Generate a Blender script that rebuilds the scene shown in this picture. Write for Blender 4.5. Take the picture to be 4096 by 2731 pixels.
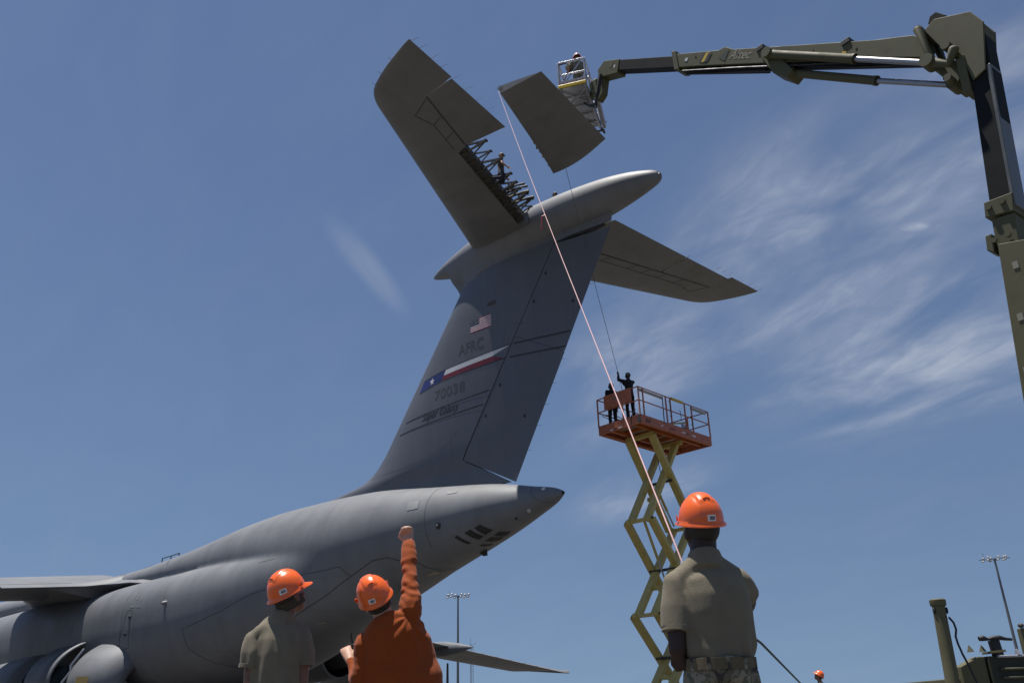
import bpy, bmesh, math, random
from mathutils import Vector, Matrix, noise
random.seed(7)
R=math.radians
for o in list(bpy.data.objects): bpy.data.objects.remove(o, do_unlink=True)
scene=bpy.context.scene
COL=scene.collection

# ------------------------------------------------------------------ camera
CAM_Z=0.75; FPX=3400.0; PITCH=0.4154920959; ROLL=-0.0256863908
FW=Vector((0,math.cos(PITCH),math.sin(PITCH)))
_u0=Vector((1,0,0)).cross(FW)
CR=Vector((1,0,0))*math.cos(ROLL)+_u0*math.sin(ROLL)
CU=-Vector((1,0,0))*math.sin(ROLL)+_u0*math.cos(ROLL)
cd=bpy.data.cameras.new('camera'); cd.sensor_width=36.0; cd.lens=FPX/4096*36.0
cd.clip_start=0.05; cd.clip_end=20000
cam=bpy.data.objects.new('camera',cd); COL.objects.link(cam)
cam.matrix_world=Matrix(((CR.x,CU.x,-FW.x,0),(CR.y,CU.y,-FW.y,0),(CR.z,CU.z,-FW.z,CAM_Z),(0,0,0,1)))
scene.camera=cam
scene.render.resolution_x=1024; scene.render.resolution_y=682

# ------------------------------------------------------------------ light
SUN=Vector((-0.17,0.03,1.0)).normalized()
SKY_STRENGTH=0.063; SUN_STRENGTH=5.0
scene.view_settings.view_transform='Standard'; scene.view_settings.look='None'
scene.view_settings.exposure=0.35; scene.view_settings.gamma=1.0
w=bpy.data.worlds.new('World'); scene.world=w; w.use_nodes=True
nt=w.node_tree; nt.nodes.clear()
def N(t,**k):
    n=nt.nodes.new(t)
    for a,b in k.items():
        if hasattr(n,a): setattr(n,a,b)
    return n
L=lambda a,b: nt.links.new(a,b)
out=N('ShaderNodeOutputWorld'); bg=N('ShaderNodeBackground'); bg.inputs['Strength'].default_value=SKY_STRENGTH
sky=N('ShaderNodeTexSky'); sky.sky_type='NISHITA'; sky.sun_disc=False
sky.sun_elevation=math.asin(SUN.z); sky.sun_rotation=math.atan2(SUN.x,SUN.y)
sky.altitude=200; sky.air_density=1.2; sky.dust_density=0.25; sky.ozone_density=3.0
hsv=N('ShaderNodeHueSaturation'); hsv.inputs['Saturation'].default_value=1.0; hsv.inputs['Hue'].default_value=0.505
L(sky.outputs[0],hsv.inputs['Color'])
# the haze-free air of the day: the lowest band of sky keeps the colour found higher up
tg=N('ShaderNodeTexCoord'); sg_=N('ShaderNodeSeparateXYZ'); L(tg.outputs['Generated'],sg_.inputs[0]); cg=N('ShaderNodeCombineXYZ')
mz=N('ShaderNodeMath',operation='MULTIPLY_ADD'); L(sg_.outputs[2],mz.inputs[0]); mz.inputs[1].default_value=0.72; mz.inputs[2].default_value=0.20
L(sg_.outputs[0],cg.inputs[0]); L(sg_.outputs[1],cg.inputs[1]); L(mz.outputs[0],cg.inputs[2]); nv=N('ShaderNodeVectorMath',operation='NORMALIZE'); L(cg.outputs[0],nv.inputs[0]); L(nv.outputs[0],sky.inputs['Vector'])
# thin cirrus: the view direction is taken to a flat sheet high above, then fractal noise
tc=N('ShaderNodeTexCoord'); sp=N('ShaderNodeSeparateXYZ'); L(tc.outputs['Generated'],sp.inputs[0])
def mth(op,a,b=None,c=None,clamp=False):
    n=N('ShaderNodeMath',operation=op); n.use_clamp=clamp
    for i,v in enumerate((a,b,c)):
        if v is None: continue
        if isinstance(v,(int,float)): n.inputs[i].default_value=v
        else: L(v,n.inputs[i])
    return n.outputs[0]
zc=mth('ADD',mth('MAXIMUM',sp.outputs[2],0.0),0.30)
px=mth('DIVIDE',sp.outputs[0],zc); py=mth('DIVIDE',sp.outputs[1],zc)
cv=N('ShaderNodeCombineXYZ'); L(px,cv.inputs[0]); L(py,cv.inputs[1])
def mapped(loc,rot,scl):
    m=N('ShaderNodeMapping'); m.vector_type='TEXTURE'
    m.inputs['Location'].default_value=loc; m.inputs['Rotation'].default_value=(0,0,rot); m.inputs['Scale'].default_value=scl
    L(cv.outputs[0],m.inputs['Vector']); return m.outputs[0]
def fbm(vec,scale,detail,rough,dist):
    n=N('ShaderNodeTexNoise'); n.inputs['Scale'].default_value=scale; n.inputs['Detail'].default_value=detail
    n.inputs['Roughness'].default_value=rough; n.inputs['Distortion'].default_value=dist
    L(vec,n.inputs['Vector']); return n.outputs['Fac']
def blob(loc,rot,scl,amp):
    v=mapped((loc[0],loc[1],0),rot,(scl[0],scl[1],1))
    n=N('ShaderNodeVectorMath',operation='LENGTH'); L(v,n.inputs[0])
    m=N('ShaderNodeMapRange'); m.interpolation_type='SMOOTHERSTEP'
    L(n.outputs['Value'],m.inputs['Value']); m.inputs['From Min'].default_value=0; m.inputs['From Max'].default_value=1
    m.inputs['To Min'].default_value=amp; m.inputs['To Max'].default_value=0
    return m.outputs[0]
wisp=fbm(mapped((0.35,0.2,0),R(-46),(0.52,0.22,1)),1.7,6,0.50,0.6)
fine=fbm(mapped((3,1,0),R(-58),(0.16,0.07,1)),1.8,7,0.56,0.8)
wispr=N('ShaderNodeMapRange'); wispr.interpolation_type='SMOOTHSTEP'; L(wisp,wispr.inputs['Value'])
wispr.inputs['From Min'].default_value=0.26; wispr.inputs['From Max'].default_value=0.80
finer=N('ShaderNodeMapRange'); L(fine,finer.inputs['Value']); finer.inputs['From Min'].default_value=0.28; finer.inputs['From Max'].default_value=0.75
BLOBS=[((0.46,0.97),-0.75,(0.46,0.24),0.66),((0.22,1.36),-1.295,(0.42,0.19),0.50),((0.69,1.28),-1.039,(0.46,0.32),0.74),((0.47,1.157),-0.813,(0.32,0.20),0.50),((0.56,0.80),-0.898,(0.24,0.17),0.45),((0.272,1.809),-0.652,(0.26,0.15),0.5)]
msk=None
for (loc,rot,scl,amp) in BLOBS:
    b=blob(loc,rot,scl,amp); msk=b if msk is None else mth('MAXIMUM',msk,b)
den=mth('MULTIPLY',wispr.outputs[0],mth('ADD',mth('MULTIPLY',finer.outputs[0],0.55),0.38))
base=mth('ADD',msk,0.03)
den=mth('MULTIPLY',den,base)
streaks=None
sv=blob((-.21,1.111),1.221,(.16,.034),.24)
sn=fbm(mapped((0,0,0),1.221,(.3,.03,1)),1.2,6,.6,.3)
den=mth('ADD',den,mth('MULTIPLY',sv,sn))
pf=fbm(mapped((1,2,0),0.2,(.02,.01,1)),1.0,5,.6,1.0)
den=mth('ADD',den,mth('MULTIPLY',blob((.562,1.018),-.168,(.028,.013),.75),mth('POWER',pf,2.0)))
den=mth('MINIMUM',den,0.75)
mix=N('ShaderNodeMixRGB'); L(den,mix.inputs['Fac']); L(hsv.outputs[0],mix.inputs['Color1']); mix.inputs['Color2'].default_value=(8.6,8.9,9.6,1)
L(mix.outputs[0],bg.inputs['Color']); L(bg.outputs[0],out.inputs['Surface'])
sd=bpy.data.lights.new('sun','SUN'); sd.energy=SUN_STRENGTH; sd.angle=R(0.53); sd.color=(1.0,0.955,0.89)
so=bpy.data.objects.new('sun',sd); COL.objects.link(so); so.rotation_euler=SUN.to_track_quat('Z','Y').to_euler(); so.location=(0,0,60)

def at(px,py,Y=None,Z=None,D=None,s=4096/2352):
    """point seen at this place of the photograph, at depth row Y, height Z or distance D"""
    d=FW*FPX+CR*(px*s-2048)-CU*(py*s-1365.5); C=Vector((0,0,CAM_Z))
    if Y is not None: return C+d*(Y/d.y)
    if Z is not None: return C+d*((Z-CAM_Z)/d.z)
    return C+d*(D/d.dot(FW))

# ------------------------------------------------------------------ materials
MATS={}
def mat(name,col,rough=0.5,metal=0.0,var=0.12,scale=3.0,bump=0.0,bscale=40.0,spec=0.5,stretch=None,dirt=None,coat=0.0,sheen=0.0):
    if name in MATS: return MATS[name]
    m=bpy.data.materials.new(name); m.use_nodes=True; t=m.node_tree; b=t.nodes['Principled BSDF']
    b.inputs['Roughness'].default_value=rough; b.inputs['Metallic'].default_value=metal
    b.inputs['Specular IOR Level'].default_value=spec
    if coat: b.inputs['Coat Weight'].default_value=coat; b.inputs['Coat Roughness'].default_value=0.12
    if sheen: b.inputs['Sheen Weight'].default_value=sheen
    co=t.nodes.new('ShaderNodeTexCoord'); mp=t.nodes.new('ShaderNodeMapping'); t.links.new(co.outputs['Object'],mp.inputs['Vector'])
    if stretch: mp.inputs['Scale'].default_value=stretch
    nz=t.nodes.new('ShaderNodeTexNoise'); nz.inputs['Scale'].default_value=scale; nz.inputs['Detail'].default_value=6; nz.inputs['Roughness'].default_value=0.6
    t.links.new(mp.outputs[0],nz.inputs['Vector'])
    rp=t.nodes.new('ShaderNodeMapRange'); rp.inputs['From Min'].default_value=0.3; rp.inputs['From Max'].default_value=0.7
    rp.inputs['To Min'].default_value=1-var; rp.inputs['To Max'].default_value=1+var; t.links.new(nz.outputs['Fac'],rp.inputs['Value'])
    mx=t.nodes.new('ShaderNodeVectorMath'); mx.operation='SCALE'; mx.inputs[0].default_value=col[:3]; t.links.new(rp.outputs[0],mx.inputs['Scale'])
    last=mx.outputs[0]
    if dirt:
        dcol,dscale,dlo,dhi,damt=dirt
        n2=t.nodes.new('ShaderNodeTexNoise'); n2.inputs['Scale'].default_value=dscale; n2.inputs['Detail'].default_value=8; n2.inputs['Roughness'].default_value=0.65
        t.links.new(mp.outputs[0],n2.inputs['Vector'])
        r2=t.nodes.new('ShaderNodeMapRange'); r2.inputs['From Min'].default_value=dlo; r2.inputs['From Max'].default_value=dhi; r2.inputs['To Max'].default_value=damt
        t.links.new(n2.outputs['Fac'],r2.inputs['Value'])
        mm=t.nodes.new('ShaderNodeMixRGB'); t.links.new(r2.outputs[0],mm.inputs['Fac']); t.links.new(last,mm.inputs['Color1']); mm.inputs['Color2'].default_value=(*dcol,1)
        last=mm.outputs[0]
    t.links.new(last,b.inputs['Base Color'])
    rr=t.nodes.new('ShaderNodeMapRange'); rr.inputs['From Min'].default_value=0.3; rr.inputs['From Max'].default_value=0.7
    rr.inputs['To Min'].default_value=max(0.02,rough-0.08); rr.inputs['To Max'].default_value=min(1,rough+0.08); t.links.new(nz.outputs['Fac'],rr.inputs['Value']); t.links.new(rr.outputs[0],b.inputs['Roughness'])
    if bump:
        n3=t.nodes.new('ShaderNodeTexNoise'); n3.inputs['Scale'].default_value=bscale; n3.inputs['Detail'].default_value=4; t.links.new(mp.outputs[0],n3.inputs['Vector'])
        bp=t.nodes.new('ShaderNodeBump'); bp.inputs['Strength'].default_value=bump; bp.inputs['Distance'].default_value=0.02
        t.links.new(n3.outputs['Fac'],bp.inputs['Height']); t.links.new(bp.outputs[0],b.inputs['Normal'])
    MATS[name]=m; return m
GREY=(0.160,0.166,0.178)
M_body=mat('aircraft_grey_paint',GREY,0.58,var=0.10,scale=0.5,dirt=((0.10,0.098,0.095),0.9,0.52,0.78,0.45),bump=0.05,bscale=1.2)
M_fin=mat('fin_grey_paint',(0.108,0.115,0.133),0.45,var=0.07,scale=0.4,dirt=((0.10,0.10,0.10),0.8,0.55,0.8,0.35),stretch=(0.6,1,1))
M_under=mat('stabiliser_grey_paint',(0.165,0.165,0.165),0.5,var=0.08,scale=0.7,dirt=((0.09,0.085,0.08),1.1,0.5,0.8,0.5))
def panelled(m,axes,wd,ht,amt,streak):
    '''thin joints between skin sheets and faint run-off streaks, over the paint'''
    t=m.node_tree; b=t.nodes['Principled BSDF']; lk=b.inputs['Base Color'].links[0].from_socket
    co=t.nodes.new('ShaderNodeTexCoord'); sx=t.nodes.new('ShaderNodeSeparateXYZ'); t.links.new(co.outputs['Object'],sx.inputs[0]); cb=t.nodes.new('ShaderNodeCombineXYZ')
    t.links.new(sx.outputs[axes[0]],cb.inputs[0]); t.links.new(sx.outputs[axes[1]],cb.inputs[1])
    br=t.nodes.new('ShaderNodeTexBrick'); br.offset=.5; br.inputs['Scale'].default_value=1; br.inputs['Brick Width'].default_value=wd; br.inputs['Row Height'].default_value=ht; br.inputs['Mortar Size'].default_value=.012; br.inputs['Mortar Smooth'].default_value=.3
    br.inputs['Color1'].default_value=(1,1,1,1); br.inputs['Color2'].default_value=(.94,.94,.945,1); br.inputs['Mortar'].default_value=(1-amt,)*3+(1,); t.links.new(cb.outputs[0],br.inputs['Vector'])
    mp=t.nodes.new('ShaderNodeMapping'); mp.inputs['Scale'].default_value=streak; t.links.new(co.outputs['Object'],mp.inputs['Vector']); nz=t.nodes.new('ShaderNodeTexNoise'); nz.inputs['Scale'].default_value=1; nz.inputs['Detail'].default_value=7; t.links.new(mp.outputs[0],nz.inputs['Vector'])
    r=t.nodes.new('ShaderNodeMapRange'); r.inputs['From Min'].default_value=.35; r.inputs['From Max'].default_value=.7; r.inputs['To Min'].default_value=1.04; r.inputs['To Max'].default_value=.91; t.links.new(nz.outputs['Fac'],r.inputs['Value'])
    m1=t.nodes.new('ShaderNodeVectorMath'); m1.operation='MULTIPLY'; t.links.new(lk,m1.inputs[0]); t.links.new(br.outputs['Color'],m1.inputs[1])
    m2=t.nodes.new('ShaderNodeVectorMath'); m2.operation='SCALE'; t.links.new(m1.outputs[0],m2.inputs[0]); t.links.new(r.outputs[0],m2.inputs['Scale']); t.links.new(m2.outputs[0],b.inputs['Base Color'])
panelled(M_body,(0,2),2.6,1.15,.16,(2.2,.3,.35)); panelled(M_fin,(0,2),1.7,2.3,.14,(1.6,1,.25)); panelled(M_under,(0,1),1.3,2.1,.14,(.4,1.8,1))
M_seam=mat('dark_seam',(0.03,0.03,0.032),0.7,var=0.2)
M_black=mat('black_rubber',(0.018,0.018,0.02),0.6,var=0.2)
M_dark=mat('dark_structure',(0.045,0.042,0.036),0.6,var=0.35,scale=8)
M_primer=mat('primer_structure',(0.075,0.072,0.045),0.55,var=0.4,scale=6)
M_line=mat('black_marking',(0.02,0.021,0.026),0.6,var=0.1)
M_letter=mat('faded_letter_paint',(0.062,0.064,0.072),0.6,var=0.15)
M_white=mat('white_marking',(0.62,0.62,0.64),0.5,var=0.05)
M_red=mat('dark_red_marking',(0.16,0.016,0.03),0.5,var=0.08)
M_flagred=mat('flag_red_marking',(0.30,0.03,0.045),0.5,var=0.08)
M_blue=mat('dark_blue_marking',(0.018,0.028,0.14),0.5,var=0.08)
M_navy=mat('navy_marking',(0.03,0.035,0.06),0.5,var=0.08)
M_steel=mat('bare_steel',(0.32,0.32,0.33),0.35,metal=0.9,var=0.08)
M_alu=mat('aluminium',(0.42,0.42,0.44),0.4,metal=0.55,var=0.12,scale=6)
M_green=mat('army_green_paint',(0.088,0.086,0.046),0.65,var=0.14,spec=0.3,scale=2.5,dirt=((0.03,0.03,0.02),2.5,0.55,0.8,0.5))
M_tan=mat('olive_tan_paint',(0.115,0.106,0.056),0.62,var=0.12,scale=3,spec=0.3,dirt=((0.05,0.045,0.025),3,0.55,0.8,0.5))
M_boomdk=mat('dark_green_sleeve',(0.010,0.011,0.012),0.75,var=0.2,scale=2,spec=0.2)
M_yel=mat('yellow_paint',(0.62,0.42,0.03),0.5,var=0.1)
M_jlg=mat('faded_orange_paint',(0.43,0.135,0.070),0.55,var=0.18,scale=4,dirt=((0.20,0.08,0.045),3.0,0.5,0.8,0.6))
M_cream=mat('cream_yellow_paint',(0.50,0.39,0.115),0.5,var=0.12,scale=4,dirt=((0.13,0.10,0.04),2.5,0.55,0.8,0.6))
M_deck=mat('deck_sheet',(0.38,0.36,0.30),0.7,var=0.2,scale=5)
M_hat=mat('orange_hat_plastic',(0.88,0.135,0.016),0.30,var=0.05,scale=9,coat=0.35,dirt=((0.30,0.075,0.03),11,0.52,0.75,0.5))
M_sticker=mat('white_sticker',(0.7,0.7,0.7),0.4,var=0.05)

# ------------------------------------------------------------------ mesh helpers
class MB:
    def __init__(s): s.v=[]; s.f=[]
    def add(s,vs,fs):
        o=len(s.v); s.v+= [tuple(v) for v in vs]; s.f+=[tuple(i+o for i in f) for f in fs]; return s
    def frame(s,d,up=None):
        d=Vector(d).normalized(); up=Vector(up) if up is not None else Vector((0,0,1))
        if abs(d.dot(up.normalized()))>0.98: up=Vector((1,0,0)) if abs(d.x)<0.9 else Vector((0,1,0))
        x=d.cross(up).normalized(); y=x.cross(d).normalized(); return x,y
    def box(s,c,size,rot=None):
        c=Vector(c); h=[k/2 for k in size]; vs=[]
        for z in (-1,1):
            for x,y in ((-1,-1),(1,-1),(1,1),(-1,1)):
                p=Vector((x*h[0],y*h[1],z*h[2])); vs.append(c+(rot@p if rot else p))
        return s.add(vs,[(3,2,1,0),(4,5,6,7),(0,1,5,4),(1,2,6,5),(2,3,7,6),(3,0,4,7)])
    def beam(s,p,q,w,h,up=None,w2=None,h2=None):
        p,q=Vector(p),Vector(q); x,y=s.frame(q-p,up); w2=w if w2 is None else w2; h2=h if h2 is None else h2
        vs=[p+x*(i*w/2)+y*(j*h/2) for i,j in ((-1,-1),(1,-1),(1,1),(-1,1))]+[q+x*(i*w2/2)+y*(j*h2/2) for i,j in ((-1,-1),(1,-1),(1,1),(-1,1))]
        return s.add(vs,[(0,1,2,3),(7,6,5,4),(4,5,1,0),(5,6,2,1),(6,7,3,2),(7,4,0,3)])
    def loft(s,rings,cap=True,closed=True):
        n=len(rings[0]); o=[p for r in rings for p in r]; fs=[]
        for i in range(len(rings)-1):
            for j in range(n if closed else n-1):
                k=(j+1)%n; fs.append((i*n+j,i*n+k,(i+1)*n+k,(i+1)*n+j))
        if cap: fs.append(tuple(range(n))[::-1]); fs.append(tuple((len(rings)-1)*n+j for j in range(n)))
        return s.add(o,fs)
    def ell(s,pts,n=12,up=None,cap=True,round_ends=False):
        """tube through pts=[(p,rx,ry),...]"""
        P=[Vector(a[0]) for a in pts]; rings=[]
        x=None
        if round_ends:
            a=(P[0]-P[1]).normalized(); b=(P[-1]-P[-2]).normalized(); r0=min(pts[0][1],pts[0][2]); r1=min(pts[-1][1],pts[-1][2])
            ext0=[(P[0]+a*r0*k,pts[0][1]*math.sqrt(max(0.003,1-k*k)),pts[0][2]*math.sqrt(max(0.003,1-k*k))) for k in (0.97,0.75,0.4)]
            ext1=[(P[-1]+b*r1*k,pts[-1][1]*math.sqrt(max(0.003,1-k*k)),pts[-1][2]*math.sqrt(max(0.003,1-k*k))) for k in (0.4,0.75,0.97)]
            pts=ext0+list(pts)+ext1; P=[Vector(a[0]) for a in pts]
        for i in range(len(P)):
            d=(P[min(i+1,len(P)-1)]-P[max(i-1,0)]).normalized()
            if x is None: x,y=s.frame(d,up)
            else:
                x=(x-d*x.dot(d)).normalized(); y=x.cross(d).normalized()
            rings.append([P[i]+x*(math.cos(2*math.pi*k/n)*pts[i][1])+y*(math.sin(2*math.pi*k/n)*pts[i][2]) for k in range(n)])
        return s.loft(rings,cap)
    def tube(s,p,q,r,r2=None,n=10): return s.ell([(p,r,r),(q,r if r2 is None else r2,r if r2 is None else r2)],n)
    def path(s,pts,r,n=8): return s.ell([(p,r,r) for p in pts],n)
    def ball(s,c,r,n=12,m=8,rot=None):
        c=Vector(c); r=r if hasattr(r,'__len__') else (r,r,r); rings=[]
        for i in range(m+1):
            t=math.pi*(0.02+0.96*i/m); ring=[]
            for k in range(n):
                p=Vector((math.sin(t)*math.cos(2*math.pi*k/n)*r[0],math.sin(t)*math.sin(2*math.pi*k/n)*r[1],math.cos(t)*r[2]))
                ring.append(c+(rot@p if rot else p))
            rings.append(ring)
        return s.loft(rings)
    def prism(s,poly,d):
        """poly: list of points, extruded by vector d"""
        d=Vector(d); n=len(poly); a=[Vector(p) for p in poly]; b=[p+d for p in a]
        return s.add(a+b,[tuple(range(n))[::-1],tuple(range(n,2*n))]+[(i,(i+1)%n,n+(i+1)%n,n+i) for i in range(n)])
    def mesh(s,name,m,smooth=None):
        me=bpy.data.meshes.new(name); me.from_pydata(s.v,[],s.f)
        bm=bmesh.new(); bm.from_mesh(me); bmesh.ops.recalc_face_normals(bm,faces=bm.faces)
        bm.to_mesh(me); bm.free()
        if m: me.materials.append(m)
        if smooth is not None:
            me.shade_smooth()
            try: me.set_sharp_from_angle(angle=R(smooth))
            except Exception: pass
        return me
    def build(s,name,m,parent=None,smooth=None,**props):
        o=bpy.data.objects.new(name,s.mesh(name,m,smooth)); COL.objects.link(o)
        if parent: o.parent=parent
        for k,v in props.items(): o[k]=v
        return o
def empty(name,loc=(0,0,0),rz=0,**props):
    o=bpy.data.objects.new(name,None); COL.objects.link(o); o.location=loc; o.rotation_euler=(0,0,rz); o.empty_display_size=0.3
    for k,v in props.items(): o[k]=v
    return o
def bevel(o,wd=0.01,seg=2,ang=40):
    b=o.modifiers.new('bevel','BEVEL'); b.width=wd; b.segments=seg; b.limit_method='ANGLE'; b.angle_limit=R(ang); return o
def sstep(x,a,b):
    t=max(0,min(1,(x-a)/(b-a))); return t*t*(3-2*t)
def pchip(T):
    xs=[t[0] for t in T]; n=len(xs); k=len(T[0])
    h=[xs[i+1]-xs[i] for i in range(n-1)]; d=[[(T[i+1][j]-T[i][j])/h[i] for j in range(k)] for i in range(n-1)]
    m=[[0]*k for _ in range(n)]; m[0]=d[0][:]; m[-1]=d[-1][:]
    for i in range(1,n-1):
        for j in range(k):
            if d[i-1][j]*d[i][j]>0:
                w1=2*h[i]+h[i-1]; w2=h[i]+2*h[i-1]; m[i][j]=(w1+w2)/(w1/d[i-1][j]+w2/d[i][j])
    def f(x):
        i=0
        while i<n-2 and x>xs[i+1]: i+=1
        H=h[i]; t=(x-xs[i])/H
        return [(2*t**3-3*t**2+1)*T[i][j]+(t**3-2*t*t+t)*H*m[i][j]+(-2*t**3+3*t*t)*T[i+1][j]+(t**3-t*t)*H*m[i+1][j] for j in range(k)]
    return f
def text_polys(txt,size=1.0,shear=0.0,spacing=1.0,bold=0.0,sx=1.0):
    """flat mesh (verts, faces) of a line of lettering, baseline at y=0"""
    cu=bpy.data.curves.new('txt','FONT'); cu.body=txt; cu.size=size; cu.shear=shear; cu.space_character=spacing; cu.offset=bold; cu.resolution_u=3
    o=bpy.data.objects.new('txt',cu); COL.objects.link(o); dg=bpy.context.evaluated_depsgraph_get(); me=o.evaluated_get(dg).to_mesh()
    vs=[(v.co.x*sx,v.co.y) for v in me.vertices]; fs=[tuple(p.vertices) for p in me.polygons]
    o.evaluated_get(dg).to_mesh_clear(); bpy.data.objects.remove(o); bpy.data.curves.remove(cu)
    return vs,fs

# ------------------------------------------------------------------ ground
def ground():
    m=bpy.data.materials.new('apron_concrete'); m.use_nodes=True; t=m.node_tree; b=t.nodes['Principled BSDF']; b.inputs['Roughness'].default_value=0.85
    co=t.nodes.new('ShaderNodeTexCoord')
    br=t.nodes.new('ShaderNodeTexBrick'); br.offset=0; br.inputs['Scale'].default_value=1.0; br.inputs['Brick Width'].default_value=6; br.inputs['Row Height'].default_value=6; br.inputs['Mortar Size'].default_value=0.03
    br.inputs['Color1'].default_value=(0.085,0.077,0.066,1); br.inputs['Color2'].default_value=(0.096,0.088,0.075,1); br.inputs['Mortar'].default_value=(0.05,0.05,0.05,1)
    t.links.new(co.outputs['Object'],br.inputs['Vector'])
    nz=t.nodes.new('ShaderNodeTexNoise'); nz.inputs['Scale'].default_value=0.35; nz.inputs['Detail'].default_value=9; t.links.new(co.outputs['Object'],nz.inputs['Vector'])
    r=t.nodes.new('ShaderNodeMapRange'); r.inputs['To Min'].default_value=0.65; r.inputs['To Max'].default_value=1.3; t.links.new(nz.outputs['Fac'],r.inputs['Value'])
    v=t.nodes.new('ShaderNodeVectorMath'); v.operation='SCALE'; t.links.new(br.outputs['Color'],v.inputs[0]); t.links.new(r.outputs[0],v.inputs['Scale']); t.links.new(v.outputs[0],b.inputs['Base Color'])
    MB().add([(-6000,-6000,0),(6000,-6000,0),(6000,6000,0),(-6000,6000,0)],[(0,1,2,3)]).build('apron_ground',m,kind='structure')
ground()
# ------------------------------------------------------------------ the transport aircraft
# local frame: x forward to the nose, y to port, z up; origin on the ground below the stabiliser tips' trailing edge
AIR=empty('transport_aircraft',(4.201,25.958,0),2.43296518,label='huge grey military transport aircraft with T-tail, seen from behind',category='aircraft')
AM=Matrix.Translation(AIR.location)@Matrix.Rotation(2.43296518,4,'Z')
def aw(a,b,z): return AM@Vector((a,b,z))
def naca(x): x=max(0,min(1,x)); return 5*(0.2969*math.sqrt(x)-0.1260*x-0.3516*x*x+0.2843*x**3-0.1036*x**4)
# a, upper lobe (z, half width, height), lower lobe (z, half width, height up, height down, squareness)
FUS=pchip([(3.45,7.60,.08,.08,7.60,.05,.05,.05,2),(3.75,7.58,.27,.24,7.58,.2,.2,.2,2),(4.6,7.52,.56,.50,7.50,.4,.4,.4,2),(6,7.45,.98,.90,7.35,.6,.6,.6,2),
(9,7.23,1.6,1.55,7.0,1.2,1.2,1.2,2),(13,6.9,2.3,2.35,6.4,2.15,2.0,2.0,2.1),(15.5,6.85,2.55,2.47,5.9,2.75,1.95,2.25,2.3),(18,7.10,2.62,2.20,5.5,3.25,2.0,2.6,2.6),(21,7.28,2.60,1.75,5.1,3.72,2.22,2.85,3.0),
(25,7.30,2.56,1.20,4.9,4.1,2.32,3.1,3.0),(30,7.28,2.58,.87,4.8,4.25,2.38,3.4,3.0),(38,7.25,2.65,1.0,4.8,4.25,2.35,3.4,2.9),(52,7.1,2.7,1.2,4.7,4.0,2.3,3.3,2.4),(60,6.7,2.5,1.2,4.6,3.7,2.2,3.1,2.3),(66,5.5,1.8,1.2,4.4,2.5,1.7,2.3,2.2),(69.5,4.5,.5,.4,4.2,.7,.6,.7,2)])
def fus_pt(a,th,off=0.0):
    """th: 0 = crown, pi/2 = port side, pi = keel"""
    _,z1,w1,h1,z2,w2,hu,hd,nn=FUS(a); zc=(z1+z2)/2 if a<13 else z2+.55*(z1-z2)*.8+.0; s,c=math.sin(th),math.cos(th)
    def ins(r):
        b,z=r*s,zc+r*c
        f1=max(1e-4,(b/w1)**2+((z-z1)/h1)**2); n2=nn if z>z2 else min(nn,2.35); f2=max(1e-4,abs(b/w2)**n2+abs((z-z2)/(hu if z>z2 else hd))**n2)
        return f1**-36+f2**-36>1
    lo,hi=0.0,8.0
    for r0 in (0.25,0.5,1,1.5,2,2.5,3,3.5,4,4.5,5,5.5):
        if ins(r0): lo=r0
    hi=lo+.5
    for _k in range(16):
        m_=(lo+hi)/2
        if ins(m_): lo=m_
        else: hi=m_
    rr=lo
    return Vector((a,(rr+off)*s,zc+(rr+off)*c))
def fuselage():
    st=[3.45+0.0,3.5,3.6,3.75,3.95,4.25,4.6]+[5+0.5*i for i in range(0,44)]+[27.5+1.5*i for i in range(28)]+[69.49]
    n=192
    mb=MB().loft([[fus_pt(a,2*math.pi*k/n) for k in range(n)] for a in st]); return mb.build('fuselage',M_body,AIR,smooth=50)
fus=fuselage()
def seam_on_fuselage(pts,wd=0.045,name='panel_seam',m=None,parent=None):
    """dark strip along (a,theta) way-points, laid on the skin"""
    mb=MB(); P=[]
    for i in range(len(pts)-1):
        (a0,t0),(a1,t1)=pts[i],pts[i+1]; n=max(2,int(abs(a1-a0)/0.4+abs(t1-t0)/0.08))
        for k in range(n): P.append((a0+(a1-a0)*k/n,t0+(t1-t0)*k/n))
    P.append(pts[-1]); A=[fus_pt(a,t,0.012) for a,t in P]; rows=[]
    for i in range(len(A)):
        d=(A[min(i+1,len(A)-1)]-A[max(i-1,0)]).normalized(); o=fus_pt(P[i][0],P[i][1],1)-fus_pt(P[i][0],P[i][1],0); s=d.cross(o).normalized()*wd/2
        rows.append([A[i]-s,A[i]+s])
    mb.loft(rows,cap=False,closed=False); return mb.build(name,m or M_seam,parent or fus)

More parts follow.
